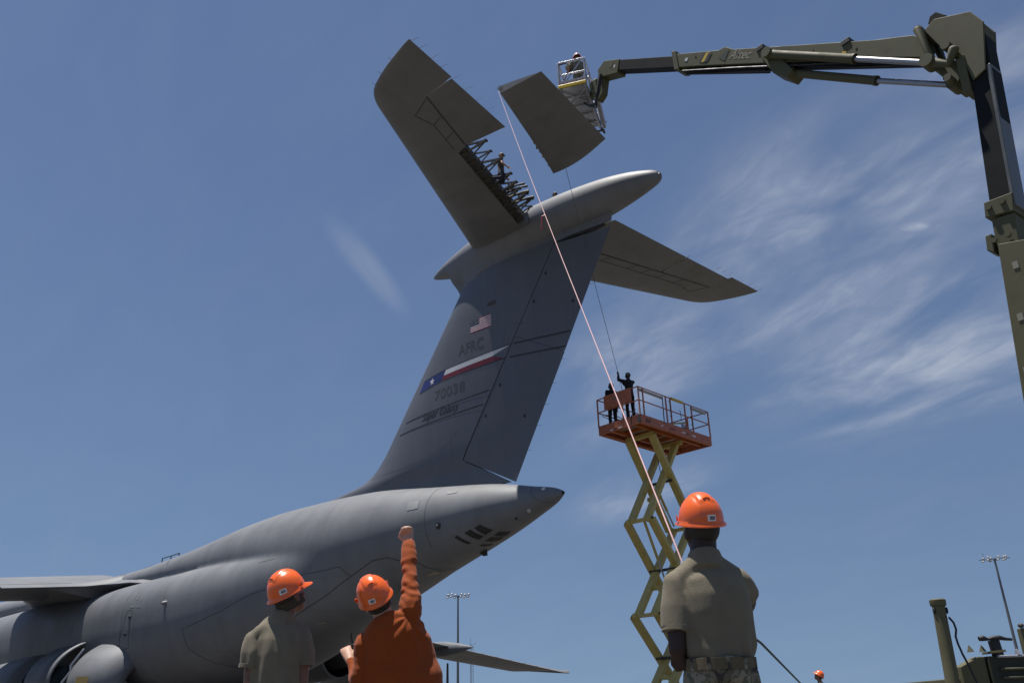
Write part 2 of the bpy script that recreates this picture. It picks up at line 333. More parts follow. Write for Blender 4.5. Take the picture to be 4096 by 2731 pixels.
# fin ---------------------------------------------------------------
def finLE(z):
    a=8.34+0.718*(16.5-z)
    for (z0,e0),(z1,e1) in zip([(10.7,0),(10.2,.12),(9.9,.35),(9.7,.75),(9.55,1.5),(9.4,2.8),(9.2,4.4),(8,4.6),(0,4.6)],[(10.2,.12),(9.9,.35),(9.7,.75),(9.55,1.5),(9.4,2.8),(9.2,4.4),(8,4.6),(0,4.6)]):
        if z1<=z<z0: a+=e0+(e1-e0)*(z0-z)/(z0-z1)
    return a
def finTE(z): return 0.70+0.564*(16.87-z)
def finH(z): return 3.40+0.641*(17.05-z)-0.37   # hinge, on the port skin
def finhalf(a,z):
    le0=8.34+0.718*(16.5-z); te=finTE(z); le=finLE(z); x=(le-a)/(le-te); c=(le0-te)
    return max(0.012,naca(x)*0.118*c)
def slab(grid,half,to3,name,m,parent,smooth=40,**pr):
    """thick plate over a grid of (u,v) places; half(u,v) its half thickness; to3(u,v,h) its place in space"""
    nu,nv=len(grid),len(grid[0]); mb=MB(); vs=[]; fs=[]
    for sgn in (1,-1):
        for row in grid:
            for (u,v) in row: vs.append(to3(u,v,sgn*half(u,v)))
    o=nu*nv
    for i in range(nu-1):
        for j in range(nv-1):
            q=(i*nv+j,i*nv+j+1,(i+1)*nv+j+1,(i+1)*nv+j); fs.append(q); fs.append(tuple(k+o for k in q[::-1]))
    rim=[j for j in range(nv)]+[i*nv+nv-1 for i in range(1,nu)]+[(nu-1)*nv+j for j in range(nv-2,-1,-1)]+[i*nv for i in range(nu-2,0,-1)]
    for i in range(len(rim)):
        a,b=rim[i],rim[(i+1)%len(rim)]; fs.append((a,b,b+o,a+o))
    mb.add(vs,fs); return mb.build(name,m,parent,smooth=smooth,**pr)
fin3=lambda a,z,h: Vector((a,h,z))
def cosx(n): return [0.5-0.5*math.cos(math.pi*i/n) for i in range(n+1)]
zs=[8.4+0.13*i for i in range(19)]+[10.9+0.4*i for i in range(16)]+[17.12]
rows=[]
for z in zs:
    le=finLE(z); end=finH(z)+0.035 if z>9.55 else finH(9.55)+0.035-(9.55-z)*1.87
    rows.append([(le+(end-le)*(1-math.cos(math.pi/2*i/22)),z) for i in range(23)])
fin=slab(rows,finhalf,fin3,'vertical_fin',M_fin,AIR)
def rgrid(h0,t0,h1,t1,nu,nv,curve=None):
    g=[]
    for i in range(nu+1):
        s=i/nu; A=(h0[0]+(h1[0]-h0[0])*s,h0[1]+(h1[1]-h0[1])*s); B=(t0[0]+(t1[0]-t0[0])*s,t0[1]+(t1[1]-t0[1])*s)
        g.append([(A[0]+(B[0]-A[0])*j/nv,A[1]+(B[1]-A[1])*j/nv) for j in range(nv+1)])
    return g
hb=(finH(9.55)-0.02,9.55); tb=(5.52,8.36); hm=(finH(13.78),13.78); tm=(3.07,12.66); htp=(finH(16.95),16.95); tt=(0.72,16.84)
rhalf=lambda a,z: max(0.010,finhalf(a,z)-0.006)
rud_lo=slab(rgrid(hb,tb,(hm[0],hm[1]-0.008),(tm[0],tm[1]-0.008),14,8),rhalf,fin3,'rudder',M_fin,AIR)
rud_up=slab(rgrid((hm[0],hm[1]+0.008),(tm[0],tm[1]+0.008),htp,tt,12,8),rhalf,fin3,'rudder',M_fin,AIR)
# dark hinge well just behind the gaps
slab([[(finH(z)+0.05,z),(finH(z)-0.03,z)] for z in [9.6+0.37*i for i in range(21)]],lambda a,z:max(0.01,finhalf(a,z)-0.035),fin3,'hinge_well',M_seam,fin)
slab([[(hm[0]-.02,hm[1]-.05),(tm[0]+.06,tm[1]-.04)],[(hm[0]-.02,hm[1]+.05),(tm[0]+.06,tm[1]+.04)]],lambda a,z:max(.006,finhalf(a,z)-.03),fin3,'rudder_gap_seal',M_seam,rud_lo)
# fin top fairing and bullet -------------------------------------------
BUL=pchip([(-1.48,.15,17.99),(-1.38,.23,18.0),(-.9,.39,18.04),(-.3,.53,18.08),(.9,.71,18.12),(2.8,.84,18.15),(5,.88,18.16),(7,.74,18.15),(8.2,.53,18.13),(9.1,.32,18.11),(9.6,.16,18.09),(9.8,.07,18.08),(9.86,.02,18.08)])
def bullet():
    xs=[-1.48,-1.44,-1.4]+[-1.25+0.25*i for i in range(44)]+[9.65,9.74,9.8,9.84,9.86]
    rings=[]
    for a in xs:
        _,r,z=BUL(a); rings.append([Vector((a,r*0.98*math.sin(2*math.pi*k/48),z+r*math.cos(2*math.pi*k/48))) for k in range(48)])
    return MB().loft(rings).build('bullet_fairing',M_body,AIR,smooth=50)
bul=bullet()
MB().ell([((-1.47,0,17.985),.12,.12),((-1.52,0,17.98),.10,.10),((-1.54,0,17.975),.05,.05)],16).build('tail_light_cap',M_under,bul,smooth=40)
def fairhalf(a,z):
    seam=16.82+0.2*max(0,8.0-a)*0.9 if a>3.2 else 17.7
    seam=min(seam,17.62); s=sstep(z,seam,18.0); _,r,_z=BUL(a)
    return max(0.012,(finhalf(a,min(z,17.1))+ (0.035 if z>seam else -0.02))*(1-s)+0.93*r*s)
rows=[]
for z in [16.72,16.8,16.9,17.0,17.1,17.2,17.3,17.4,17.5,17.6,17.7,17.8,17.9,18.0]:
    le=8.30+0.30*sstep(z,16.7,17.5)+0.12*sstep(z,17.4,18); te=3.1 if z<17.04 else 0.66-0.12*(z-17.04)
    if z<17.04: te=3.25
    rows.append([(le+(te-le)*(1-math.cos(math.pi*i/30))/2,z) for i in range(31)])
slab(rows,fairhalf,fin3,'fin_top_fairing',M_body,AIR)
# dark slot above the upper rudder
slab([[(3.3,16.93),(2.4,17.0),(1.6,17.0),(0.95,16.98)],[(3.3,17.0),(2.4,17.09),(1.6,17.10),(0.95,17.06)]],lambda a,z:max(0.01,finhalf(a,17.0)-0.02),fin3,'rudder_slot',M_seam,fin)

# stabiliser -------------------------------------------------------------
def sLE(b):
    b=abs(b)
    T=[(0,2.69+.483*9.42),(9.2,2.69+.483*.22),(9.45,2.64),(9.65,2.46),(9.78,2.30),(9.9,2.08),(10.05,1.70),(10.2,1.24),(10.35,.66),(10.45,.20),(10.47,.06)]
    for (b0,a0),(b1,a1) in zip(T,T[1:]):
        if b<=b1: return a0+(a1-a0)*(b-b0)/(b1-b0)
    return .06
def sTE(b): return 0.137*(10.47-abs(b))
def sHg(b): return 1.31+0.322*(8.6-abs(b))
def shalf(a,b):
    b=abs(b); bb=min(b,9.5); le=2.69+.483*(9.42-bb); te=sTE(bb); c=le-te; x=(sLE(b)-a)/max(0.02,(sLE(b)-sTE(b)))
    return max(0.010,naca(x)*0.105*c*(1 if b<9.3 else math.sqrt(max(0.0,1-((b-9.3)/1.18)**2))))
SZ=18.16
def st3(a,b,h): return Vector((a,b,SZ-abs(b)*0.0297+h))
def stab(sg):
    box=[]
    bs=[0.2,0.6,0.9]+[1.1+0.24*i for i in range(21)]+[6.0,6.3,6.8,7.4,8.0,8.572]
    for b in bs:
        end=sHg(b)+0.025
        if sg>0 and 1.05<b<5.95: end=sHg(b)+0.42
        box.append([(sLE(b)+(end-sLE(b))*(1-math.cos(math.pi/2*i/18)),sg*b) for i in range(19)])
    o=slab(box,shalf,st3,'stabiliser',M_under,AIR)
    tipb=[8.574,8.9,9.2,9.4,9.55,9.65,9.78,9.9,10.05,10.2,10.3,10.4,10.45,10.47]
    tip=[[(sLE(b)+(sTE(b)-sLE(b))*(1-math.cos(math.pi*i/24))/2,sg*b) for i in range(25)] for b in tipb]
    t=slab(tip,shalf,st3,'stabiliser_tip',M_under,o)
    eg=[]
    for i in range(9):
        s=i/8; h=(sHg(6.02+2.53*s)-0.012,sg*(6.02+2.53*s)); te=(sTE(5.74+2.80*s)+(0.02 if sg>0 else .17),sg*(5.74+2.80*s)); eg.append([(h[0]+(te[0]-h[0])*j/8,h[1]+(te[1]-h[1])*j/8) for j in range(9)])
    slab(eg,lambda a,b:max(.008,shalf(a,b)-.008),lambda a,b,h:st3(a,b,h)+Vector((0,0,-0.030*max(0,sHg(b)-a))),'elevator',M_under,o)
    return o
stp=stab(1); sts=stab(-1)
def inboard_elevator(sg):
    eg=[]
    for i in range(13):
        s=i/12; h=(sHg(1.16+4.78*s)-0.012,sg*(1.16+4.78*s)); te=(sTE(1.45+4.24*s)+(0.02 if sg>0 else .17),sg*(1.45+4.24*s)); eg.append([(h[0]+(te[0]-h[0])*j/12,h[1]+(te[1]-h[1])*j/12+sg*(1-s)**7*(.16*((1-j/12)**4)-.10*math.sin(math.pi*j/12))) for j in range(13)])
    return eg
slab(inboard_elevator(-1),lambda a,b:max(.008,shalf(a,b)-.008),lambda a,b,h:st3(a,b,h)+Vector((0,0,-0.030*max(0,sHg(b)-a))),'elevator',M_under,sts)
# shroud seams on both undersides
def seam_on_stab(pts,wd=0.03,parent=None):
    rows=[]; n=6; P=[]
    for (p,q) in zip(pts,pts[1:]): P+=[(p[0]+(q[0]-p[0])*k/n,p[1]+(q[1]-p[1])*k/n) for k in range(n)]
    P.append(pts[-1])
    for i in range(len(P)):
        d=Vector((P[min(i+1,len(P)-1)][0]-P[max(0,i-1)][0],P[min(i+1,len(P)-1)][1]-P[max(0,i-1)][1],0)).normalized(); s=Vector((-d.y,d.x,0))*wd/2
        p=st3(P[i][0],P[i][1],-shalf(*P[i])-0.008); rows.append([p-s,p+s])
    MB().loft(rows,False,False).build('panel_seam',M_seam,parent)
for sg,par in ((-1,sts),(1,stp)):
    b0=1.6 if sg<0 else 6.1
    seam_on_stab([(sHg(b0)+0.45,sg*b0),(sHg(7.5)+0.45,sg*7.5),(sHg(8.3)+0.80,sg*8.2),(sHg(8.5)+0.06,sg*8.5)],0.022,par)
    seam_on_stab([(sHg(b0)+0.01,sg*b0),(sHg(8.55)+0.01,sg*8.55)],0.035,par)
    for b in ((2.2,3.3,4.6,5.3,6.1,7.0) if sg<0 else (6.7,7.5)): seam_on_stab([(sHg(b)+0.45,sg*b),(sHg(b)+0.02,sg*(b+0.1))],0.02,par)
seam_on_stab([(sHg(5.9)-0.02,-5.9),(sTE(5.75)+.03,-5.75)],0.03,sts)
# exposed rear spar on the port side with hinge brackets
slab([[(sHg(b)+0.44,b),(sHg(b)+0.2,b),(sHg(b)+0.10,b)] for b in [1.1+0.4*i for i in range(13)]],lambda a,b:shalf(a,b)*0.62,st3,'rear_spar',M_dark,stp)
for i in range(9):
    b=1.35+i*0.55; h=shalf(sHg(b)+.3,b)
    MB().beam(st3(sHg(b)+0.46,b,-h*0.9),st3(sHg(b)+0.06,b-0.12,-h*0.35),0.05,0.05).build('spar_rib',M_primer,stp)
def bracket(b,ln,fat,kind):
    h=shalf(sHg(b)+.2,b)*0.8; dz=Vector((0,0,1)); root=st3(sHg(b)+0.14,b,0); tipp=st3(sHg(b)-ln,b-0.10,-0.02)
    fat*=.8; mb=MB(); mb.beam(root+dz*h,tipp,fat,fat*1.5); mb.beam(root-dz*h+Vector((0,0.0,0)),tipp,fat,fat*1.5)
    side=Vector((0,-0.30,0)); mb.beam(root+side-dz*h*.6,tipp,fat*.9,fat*.9)
    if kind: mb.beam(root*.45+tipp*.55+dz*h*.45,root*.5+tipp*.5-dz*h*.5,fat*.7,fat*.7); mb.beam(root*.5+tipp*.5+dz*h*.4,root*.5+tipp*.5+side*.5-dz*h*.2,fat*.7,fat*.7)
    mb.ell([(tipp-Vector((0,.05,0)),fat*1.15,fat*1.15),(tipp+Vector((0,.05,0)),fat*1.15,fat*1.15)],10)
    mb.build('hinge_bracket',M_dark,stp)
for b,ln,fat,kd in ((5.72,.62,.055,1),(5.18,.52,.04,0),(4.62,.66,.055,1),(3.72,.60,.05,1),(3.18,.55,.055,1),(2.78,.50,.05,1),(2.35,.62,.06,1),(1.95,.66,.055,0),(1.55,.40,.04,0)): bracket(b,ln,fat,kd)
for b,z in ((2.65,.10),(2.5,-.02),(2.9,.05),(2.05,.0)):
    p=st3(sHg(b)+.1,b,z); MB().ell([(p,.045,.045),(p+Vector((-.55,-.12,.04)),.035,.035),(p+Vector((-.8,-.2,.02)),.05,.05)],8).build('elevator_actuator',M_primer if b<2.6 else M_dark,stp)
# static wicks on trailing edges and tip
def wick(p,d,ln=0.30): MB().tube(p,p+Vector(d).normalized()*ln,0.006,0.004,6).build('static_wick',M_black,AIR)
for b in (10.4,10.05,9.55,9.1,8.5,7.9,7.3,6.75): wick(st3(sTE(b)+.03,b,0),(-1,-.25,0.05))
for b in (10.4,10.1,9.7,9.2,8.3,7.9,7.5): wick(st3(sTE(b)+.03,-b,0),(-1,.1,0.05))
for a,b in ((.95,10.28),(1.6,10.08),(2.1,9.88)): wick(st3(a,b,0),(0.2,1,0),0.12)
for z in (12.4,11.6,10.9,14.9,10.2,9.4): wick(Vector((finTE(z)+.02,0,z)),(-1,0,-.2),0.22)

# markings on the port face of the fin ------------------------------------
def fmark(vs,fs,name,m,parent=fin,off=0.004):
    MB().add([Vector((a,finhalf(a,z)+off,z)) for a,z in vs],fs).build(name,m,parent)
def fpoly(pts,name,m,n=10,off=0.004,parent=fin):
    """quad (p0 p1 p2 p3) in (a,z), split along p0-p1"""
    p0,p1,p2,p3=pts; vs=[]; fs=[]
    for i in range(n+1):
        s=i/n
        for j in range(4):
            r_=j/3; A=(p0[0]+(p1[0]-p0[0])*s,p0[1]+(p1[1]-p0[1])*s); B=(p3[0]+(p2[0]-p3[0])*s,p3[1]+(p2[1]-p3[1])*s); vs.append((A[0]+(B[0]-A[0])*r_,A[1]+(B[1]-A[1])*r_))
    for i in range(n):
        for j in range(3): fs.append((i*4+j,i*4+j+1,(i+1)*4+j+1,(i+1)*4+j))
    fmark(vs,fs,name,m,parent,off)
def ftext(txt,a_left,z_base,height,width,name,m,shear=0,bold=0.0,slope=0.0,off=0.0045):
    vs,fs=text_polys(txt,1.0,shear,1.0,bold); x0=min(v[0] for v in vs); x1=max(v[0] for v in vs); y1=max(v[1] for v in vs)
    if 'y' in txt or 'p' in txt: y1=0.7
    fmark([(a_left-(v[0]-x0)/(x1-x0)*width,z_base+v[1]/y1*height+(v[0]-x0)/(x1-x0)*slope) for v in vs],fs,name,m,fin,off)
#MARKS#
# national flag (stripes and canton), letters, state-flag band, serial, name and cheat lines
a0,a1,z0,z1=7.27,6.20,14.52,15.05
for i in range(13):
    zz0=z0+(z1-z0)*i/13; zz1=z0+(z1-z0)*(i+1)/13; x0=6.80 if i>=6 else a0
    fpoly([(x0,zz0),(a1,zz0),(a1,zz1),(x0,zz1)],'flag_stripe',M_flagred if i%2==0 else M_white,6)
fpoly([(a0,z0+(z1-z0)*6/13),(6.80,z0+(z1-z0)*6/13),(6.80,z1),(a0,z1)],'flag_canton',M_navy,6)
sm=MB()
for r_ in range(5):
    for c_ in range(6):
        a=a0-0.05-c_*0.074; z=z1-0.035-r_*0.055; sm.add([Vector((a+dx,finhalf(a,z)+.008,z+dz)) for dx,dz in ((.012,0),(0,.012),(-.012,0),(0,-.012))],[(0,1,2,3)])
sm.build('flag_stars',M_white,fin,kind='stuff')
ftext('AFRC',7.92,13.76,0.44,1.32,'unit_letters',M_letter,bold=0.012)
ftext('70038',9.22,12.22,0.40,1.62,'serial_number',M_letter,bold=0.004,slope=0.04)
fpoly([(10.22,12.79),(8.86,12.97),(8.62,13.37),(9.99,13.24)],'flag_band_blue',M_blue,8)
fpoly([(8.73,13.155),(6.25,13.265),(5.37,13.50),(8.62,13.37)],'flag_band_white',M_white,16)
fpoly([(8.86,12.97),(5.64,13.06),(6.25,13.26),(8.73,13.15)],'flag_band_red',M_red,16)
star=[]
for k in range(10):
    rr=0.165 if k%2==0 else 0.064; t=math.pi/2+k*math.pi/5; star.append((9.42-rr*math.cos(t)*0.95,13.09+rr*math.sin(t)))
fmark(star+[(9.42,13.09)],[(k,(k+1)%10,10) for k in range(10)],'band_star',M_white,off=0.008)
ln=lambda p,q,wd=0.05,par=fin: fpoly([(p[0],p[1]-wd/2),(q[0],q[1]-wd/2),(q[0],q[1]+wd/2),(p[0],p[1]+wd/2)],'marking_line',M_line,18,0.006,par)
ln((10.97,11.72),(6.42,11.97)); ln((11.35,11.28),(6.72,11.48))
ln((9.99,13.255),(8.62,13.385),0.03); ln((8.62,13.385),(5.37,13.52),0.03); ln((10.22,12.78),(8.86,12.955),0.03); ln((8.86,12.955),(5.60,13.04),0.03)
ln((5.20,13.51),(2.74,13.35),0.05,rud_up); ln((5.42,13.02),(2.97,12.83),0.05,rud_lo)
ftext('Super Galaxy',9.92,11.52,0.30,2.02,'name_script',M_line,shear=0.45,bold=0.014,slope=0.05)
for a,z in ((3.56,15.88),(4.17,14.92),(5.93,12.05),(6.64,11.01),(4.94,10.65),(2.53,14.46)):
    fpoly([(a+.045,z-.06),(a-.045,z-.06),(a-.045,z+.06),(a+.045,z+.06)],'rudder_marker',M_line,2)
def blot(a,z,ra,rz,name,m,off=0.005):
    vs=[(a,z)]+[(a+ra*math.cos(k*math.pi/8)*(1+.2*math.sin(3*k)),z+rz*math.sin(k*math.pi/8)) for k in range(16)]
    fmark(vs,[(0,1+k,1+(k+1)%16) for k in range(16)],name,m,off=off)
blot(6.15,15.47,.24,.10,'grease_smudge',mat('brown_smudge',(0.075,0.06,0.055),0.7,var=0.3))
# fin panel seams
def fseam(pts,wd=0.018,parent=fin):
    for p,q in zip(pts,pts[1:]):
        d=Vector((q[0]-p[0],q[1]-p[1])).normalized(); s=(-d.y*wd/2,d.x*wd/2)
        fpoly([(p[0]-s[0],p[1]-s[1]),(q[0]-s[0],q[1]-s[1]),(q[0]+s[0],q[1]+s[1]),(p[0]+s[0],p[1]+s[1])],'panel_seam',mat('fine_seam',(0.075,0.080,0.092),0.6),10,0.003,parent)
fseam([(finLE(z)-0.42,z) for z in (9.9,11,12.2,13.4,14.6,15.6)]); fseam([(finLE(9.9)-.42,9.75),(9.6,9.9),(8.3,10.4)])
fseam([(8.3,9.4),(8.35,10.6),(7.9,10.75)]); fseam([(5.5,14.3),(5.7,13.6),(5.4,13.55)]); fseam([(5.2,14.35),(4.7,14.2)],0.018,rud_up)

M_soft=mat('worn_joint',(0.05,0.05,0.052),0.6)
# fuselage details -------------------------------------------------------
seam_on_fuselage([(8.74,3.35),(9.38,2.409),(10.37,2.025),(11.01,1.972),(12.19,2.094),(13.5,2.217),(15.0,2.286),(18.2,2.42)],0.032,m=M_soft)
seam_on_fuselage([(12.19,2.094),(12.56,1.868),(14.25,1.78),(16.78,1.833),(18.46,1.937),(20.71,2.007),(20.62,2.199),(19.96,2.409),(19.0,2.7),(18.6,3.1)],0.020,m=M_soft)
M_fine=mat('soft_seam',(0.135,0.138,0.147),0.6)
for a in (8.65,25.3): seam_on_fuselage([(a,0.35),(a-.1,2.2)],0.02,m=M_fine)
seam_on_fuselage([(4.62,0.2),(4.45,1.3),(4.1,2.13),(3.85,2.6),(3.8,3.4)],0.02,m=M_fine)
seam_on_fuselage([(26.4,0.3),(25.67,0.681),(24.92,0.995)],0.03)
seam_on_fuselage([(24.83,1.70),(24.4,1.70),(24.5,2.06),(25.3,2.06),(24.83,1.70)],0.025)
seam_on_fuselage([(16,1.4),(16.9,1.42)],0.02,m=M_fine)
def fus_patch(c,name,m,off=0.014,n=5,parent=None):
    vs=[];fs=[]
    for i in range(n+1):
        for j in range(n+1):
            s,t=i/n,j/n; A=[c[0][k]*(1-s)+c[1][k]*s for k in (0,1)]; B=[c[3][k]*(1-s)+c[2][k]*s for k in (0,1)]; vs.append(fus_pt(A[0]*(1-t)+B[0]*t,A[1]*(1-t)+B[1]*t,off))
    for i in range(n):
        for j in range(n): q=i*(n+1)+j; fs.append((q,q+1,q+n+2,q+n+1))
    return MB().add(vs,fs).build(name,m,parent or fus)
for v in ([(6.42,2.077),(6.12,2.461),(6.46,2.513),(6.68,2.112)],[(6.85,2.112),(6.55,2.531),(6.81,2.566),(7.11,2.147)],[(7.41,2.129),(7.11,2.548),(7.24,2.548),(7.54,2.164)],
 [(5.99,2.67),(5.73,3.054),(6.03,3.159),(6.25,2.723)],[(6.38,2.74),(6.12,3.107),(6.38,3.176),(6.68,2.758)],[(6.89,2.81),(6.64,3.159),(6.76,3.159),(7.02,2.845)]):
    fus_patch(v,'air_vent',M_black)
M_patch=mat('lighter_grey_patch',(0.20,0.205,0.215),0.5,var=0.2,scale=2)
M_pale=mat('pale_scrape',(0.30,0.27,0.21),0.7,var=0.3,scale=3)
fus_patch([(9.5,.95),(9.0,.95),(8.95,1.18),(9.42,1.18)],'access_panel',M_patch); fus_patch([(7.9,.75),(7.5,.75),(7.48,.86),(7.88,.86)],'access_panel',M_patch)
fus_patch([(13.9,2.80),(13.3,2.95),(13.25,3.0),(13.6,2.86)],'paint_scrape',M_pale); fus_patch([(9.6,2.8),(9.2,2.9),(9.1,3.1),(9.45,2.95)],'paint_scrape',M_pale); fus_patch([(14.6,2.55),(14.3,2.6),(14.3,2.63),(14.55,2.58)],'paint_scrape',M_pale)
def nub(a,th,r,h,name,m):
    p=fus_pt(a,th,-.02); d=(fus_pt(a,th,1)-fus_pt(a,th,0)); MB().ell([(p,r*1.5,r*1.5),(p+d*h*.4,r*1.3,r*1.3),(p+d*h*.8,r,r),(p+d*h,r*.5,r*.5)],14).build(name,m,fus,smooth=40)
nub(8.05,1.71,.10,.035,'sensor_port',M_black); nub(8.05,1.71,.04,.045,'sensor_lens',M_alu); nub(4.66,2.374,.06,.06,'belly_light',M_alu); nub(5.18,2.443,.04,.05,'belly_light',M_seam); nub(4.06,.873,.05,.06,'belly_light',M_white)
nub(22.02,1.70,.07,.20,'side_lamp',M_patch)
MB().ell([((3.48,0,7.60),.05,.05),((3.42,0,7.60),.055,.055),((3.39,0,7.6),.03,.03)],12).build('tail_lamp',M_black,fus,smooth=40)
p=fus_pt(7.3,3.3,0); MB().prism([p+Vector((.25,0,.05)),p+Vector((-.2,0,.05)),p+Vector((-.22,0,-.16)),p+Vector((-.05,0,-.16))],(0,.06,0)).build('belly_blade_antenna',M_seam,fus)
# stencil ticks and dark fittings on the side
for a,t,w_,h_ in ((24.6,1.55,.05,.25),(24.3,1.57,.05,.22),(24.0,1.6,.05,.18),(24.5,1.66,.4,.03),(24.0,1.67,.3,.03)): fus_patch([(a+w_/2,t-h_/8),(a-w_/2,t-h_/8),(a-w_/2,t+h_/8),(a+w_/2,t+h_/8)],'stencil_mark',mat('pale_stencil',(0.26,0.26,0.27),0.6),0.016,3)
for a,t in ((24.55,1.77),(24.75,1.93)): nub(a,t,.07,.06,'side_fitting',M_seam)
for a,t in ((31.0,.62),(29.2,.62),(28.2,.70),(27.6,.60)): fus_patch([(a+.5,t),(a-.5,t-.03),(a-.5,t+.05),(a+.5,t+.07)],'access_panel',mat('dull_panel',(0.12,0.115,0.115),0.6,var=0.2),0.016,3)
# guard rail on the crown
rail=[fus_pt(a,0.03,0) for a in (30.2,29.3,28.5)]
for p in rail: MB().tube(p-Vector((0,0,.1)),p+Vector((0,0,.72)),.03,n=6).build('guard_post',M_dark,fus)
MB().path([rail[0]+Vector((0,0,.7)),rail[1]+Vector((0,0,.7)),rail[2]+Vector((0,0,.7))],.026,6).build('guard_rail',M_dark,fus)

# wings ----------------------------------------------------------------
WTE=lambda b: 29.0+0.02*max(0,abs(b)-12)-(0.0 if abs(b)<33.2 else 0.2)
def WLE(b):
    b=abs(b); return 37.2-(b-4)*0.14 if b<31 else 33.42-(b-31)*1.75
def whalf(a,b):
    x=(WLE(b)-a)/(WLE(b)-WTE(b)); bb=min(abs(b),33); return max(.012,naca(x)*0.145*(WLE(bb)-WTE(bb)))
def w3(a,b,h): return Vector((a,b,6.95-0.11*(abs(b)-4)+0.062*(a-29)*(1-abs(b)/60)+h+0.35*naca((WLE(b)-a)/(WLE(b)-WTE(b)))))
def wing(sg):
    bs=[1.5,3,4,5,6,8,10,12,15,18,21,24,27,29,31,32,32.8,33.4]
    o=slab([[(WLE(b)+(WTE(b)-WLE(b))*(1-math.cos(math.pi*i/28))/2,sg*b) for i in range(29)] for b in bs],whalf,w3,'wing',M_body,AIR,smooth=50)
    for b in (8.6,14.5,20.5):   # flap track fairings
        L0=w3(33.5,sg*b,-.35); L1=w3(27.2,sg*b,-.05)
        MB().ell([(L0.lerp(L1,t),.02+.34*r_,.02+.48*r_) for t,r_ in ((0,.05),(.12,.6),(.35,1),(.6,.95),(.8,.6),(.93,.25),(1,.02))],14).build('flap_track_fairing',M_body,o,smooth=50)
    for b0,b1 in ((4.6,8.4),(8.8,14.3),(14.7,20.3),(20.8,30.5)):
        rows=[[w3(WTE(b)+.9,sg*b,whalf(WTE(b)+.9,b)+.012),w3(WTE(b)+.95,sg*b,whalf(WTE(b)+.95,b)+.012)] for b in (b0,(b0+b1)/2,b1)]
        MB().loft(rows,False,False).build('flap_seam',M_seam,o)
    for b in (22,23.5,25,26.5,28,29.5,30.8): MB().tube(w3(WTE(b),sg*b,0),w3(WTE(b),sg*b,0)+Vector((-.35,0,0)),.012,.006,5).build('static_wick',M_black,o)
    return o
wp=wing(1); ws=wing(-1)
# wing root fairing: the crown runs out over the wing and ends in a thin trailing edge
EDGE=pchip([(24.3,2.70,6.80),(25.2,2.86,6.78),(27.2,3.2,7.0),(28.4,3.7,7.0),(29.2,4.5,6.92),(29.4,6.2,6.80),(30.5,6.3,6.9),(33,6.0,7.1),(36,5.4,7.3),(38.5,3.6,7.3),(39.5,2.9,7.2)])
def root_fairing(sg):
    rt=[];rb=[]
    for a in [24.3,24.7,25.2,25.8,26.4,27,27.6,28.2,28.6,29,29.2,29.3,29.4,30,31,32.5,34,35,36,37,38,38.8,39.5]:
        _,be,ze=EDGE(a); z0=fus_pt(a,.35,0).z+.02; T=[];Bt=[]
        for k in range(13):
            t=k/12; b=1.0+(be-1.0)*t; T.append(Vector((a,sg*b,ze+(z0-ze)*(1-t)**1.5+.0*(1-t)))); Bt.append(Vector((a,sg*b,ze-.03-.9*(1-t)*sstep(a,24,32))))
        rt.append(T+Bt[::-1])
    return MB().loft(rt).build('wing_root_fairing',M_body,AIR,smooth=45)
root_fairing(1); root_fairing(-1)
# engines -----------------------------------------------------------------
def engine(b):
    z=w3(36,b,0).z-2.05; e=MB(); c=Vector((0,b,z))
    prof=[(41.6,1.28),(41.8,1.38),(41.5,1.48),(40,1.58),(37.5,1.55),(35.2,1.40),(35.1,1.30)]
    def ring(a,r,n=40): return [Vector((a,b+r*math.sin(2*math.pi*k/n),z+r*math.cos(2*math.pi*k/n))) for k in range(n)]
    nac=MB().loft([ring(a-5.3,r) for a,r in prof],cap=False).build('engine_nacelle',M_body,AIR,smooth=40)
    MB().loft([ring(a-5.3,r) for a,r in ((41.5,1.25),(39,1.2),(35.15,1.24))],cap=False).build('fan_duct',M_black,nac,smooth=40)
    MB().loft([ring(a-5.3,r) for a,r in ((39,1.2),(39.01,.05))],cap=False).build('fan_face',M_seam,nac)
    MB().loft([ring(a-5.3,r) for a,r in ((38.8,.7),(36,.92),(34.2,.74),(33.4,.62),(33.41,.5),(34.4,.48),(33.3,.30),(32.6,.04))],cap=False).build('core_cowl',mat('burnt_metal',(0.10,0.095,0.09),.45,metal=.6),nac,smooth=40)
    t=Vector((34.5,b,z+1.3)); 
    rows=[]
    for a,zb,zt,w_ in ((36.6,z+1.35,z+1.5,.05),(35,z+1.0,z+1.95,.20),(33,z+.7,w3(33,b,0).z,.28),(30.5,z+.95,w3(31,b,0).z,.2),(28.6,w3(29,b,0).z-.35,w3(29,b,0).z-.1,.04)):
        rows.append([Vector((a,b-w_,zb)),Vector((a,b+w_,zb)),Vector((a,b+w_,zt)),Vector((a,b-w_,zt))])
    MB().loft(rows).build('engine_pylon',M_body,nac,smooth=30)
for b in (-11.7,11.7,-16.6,16.6): engine(b)
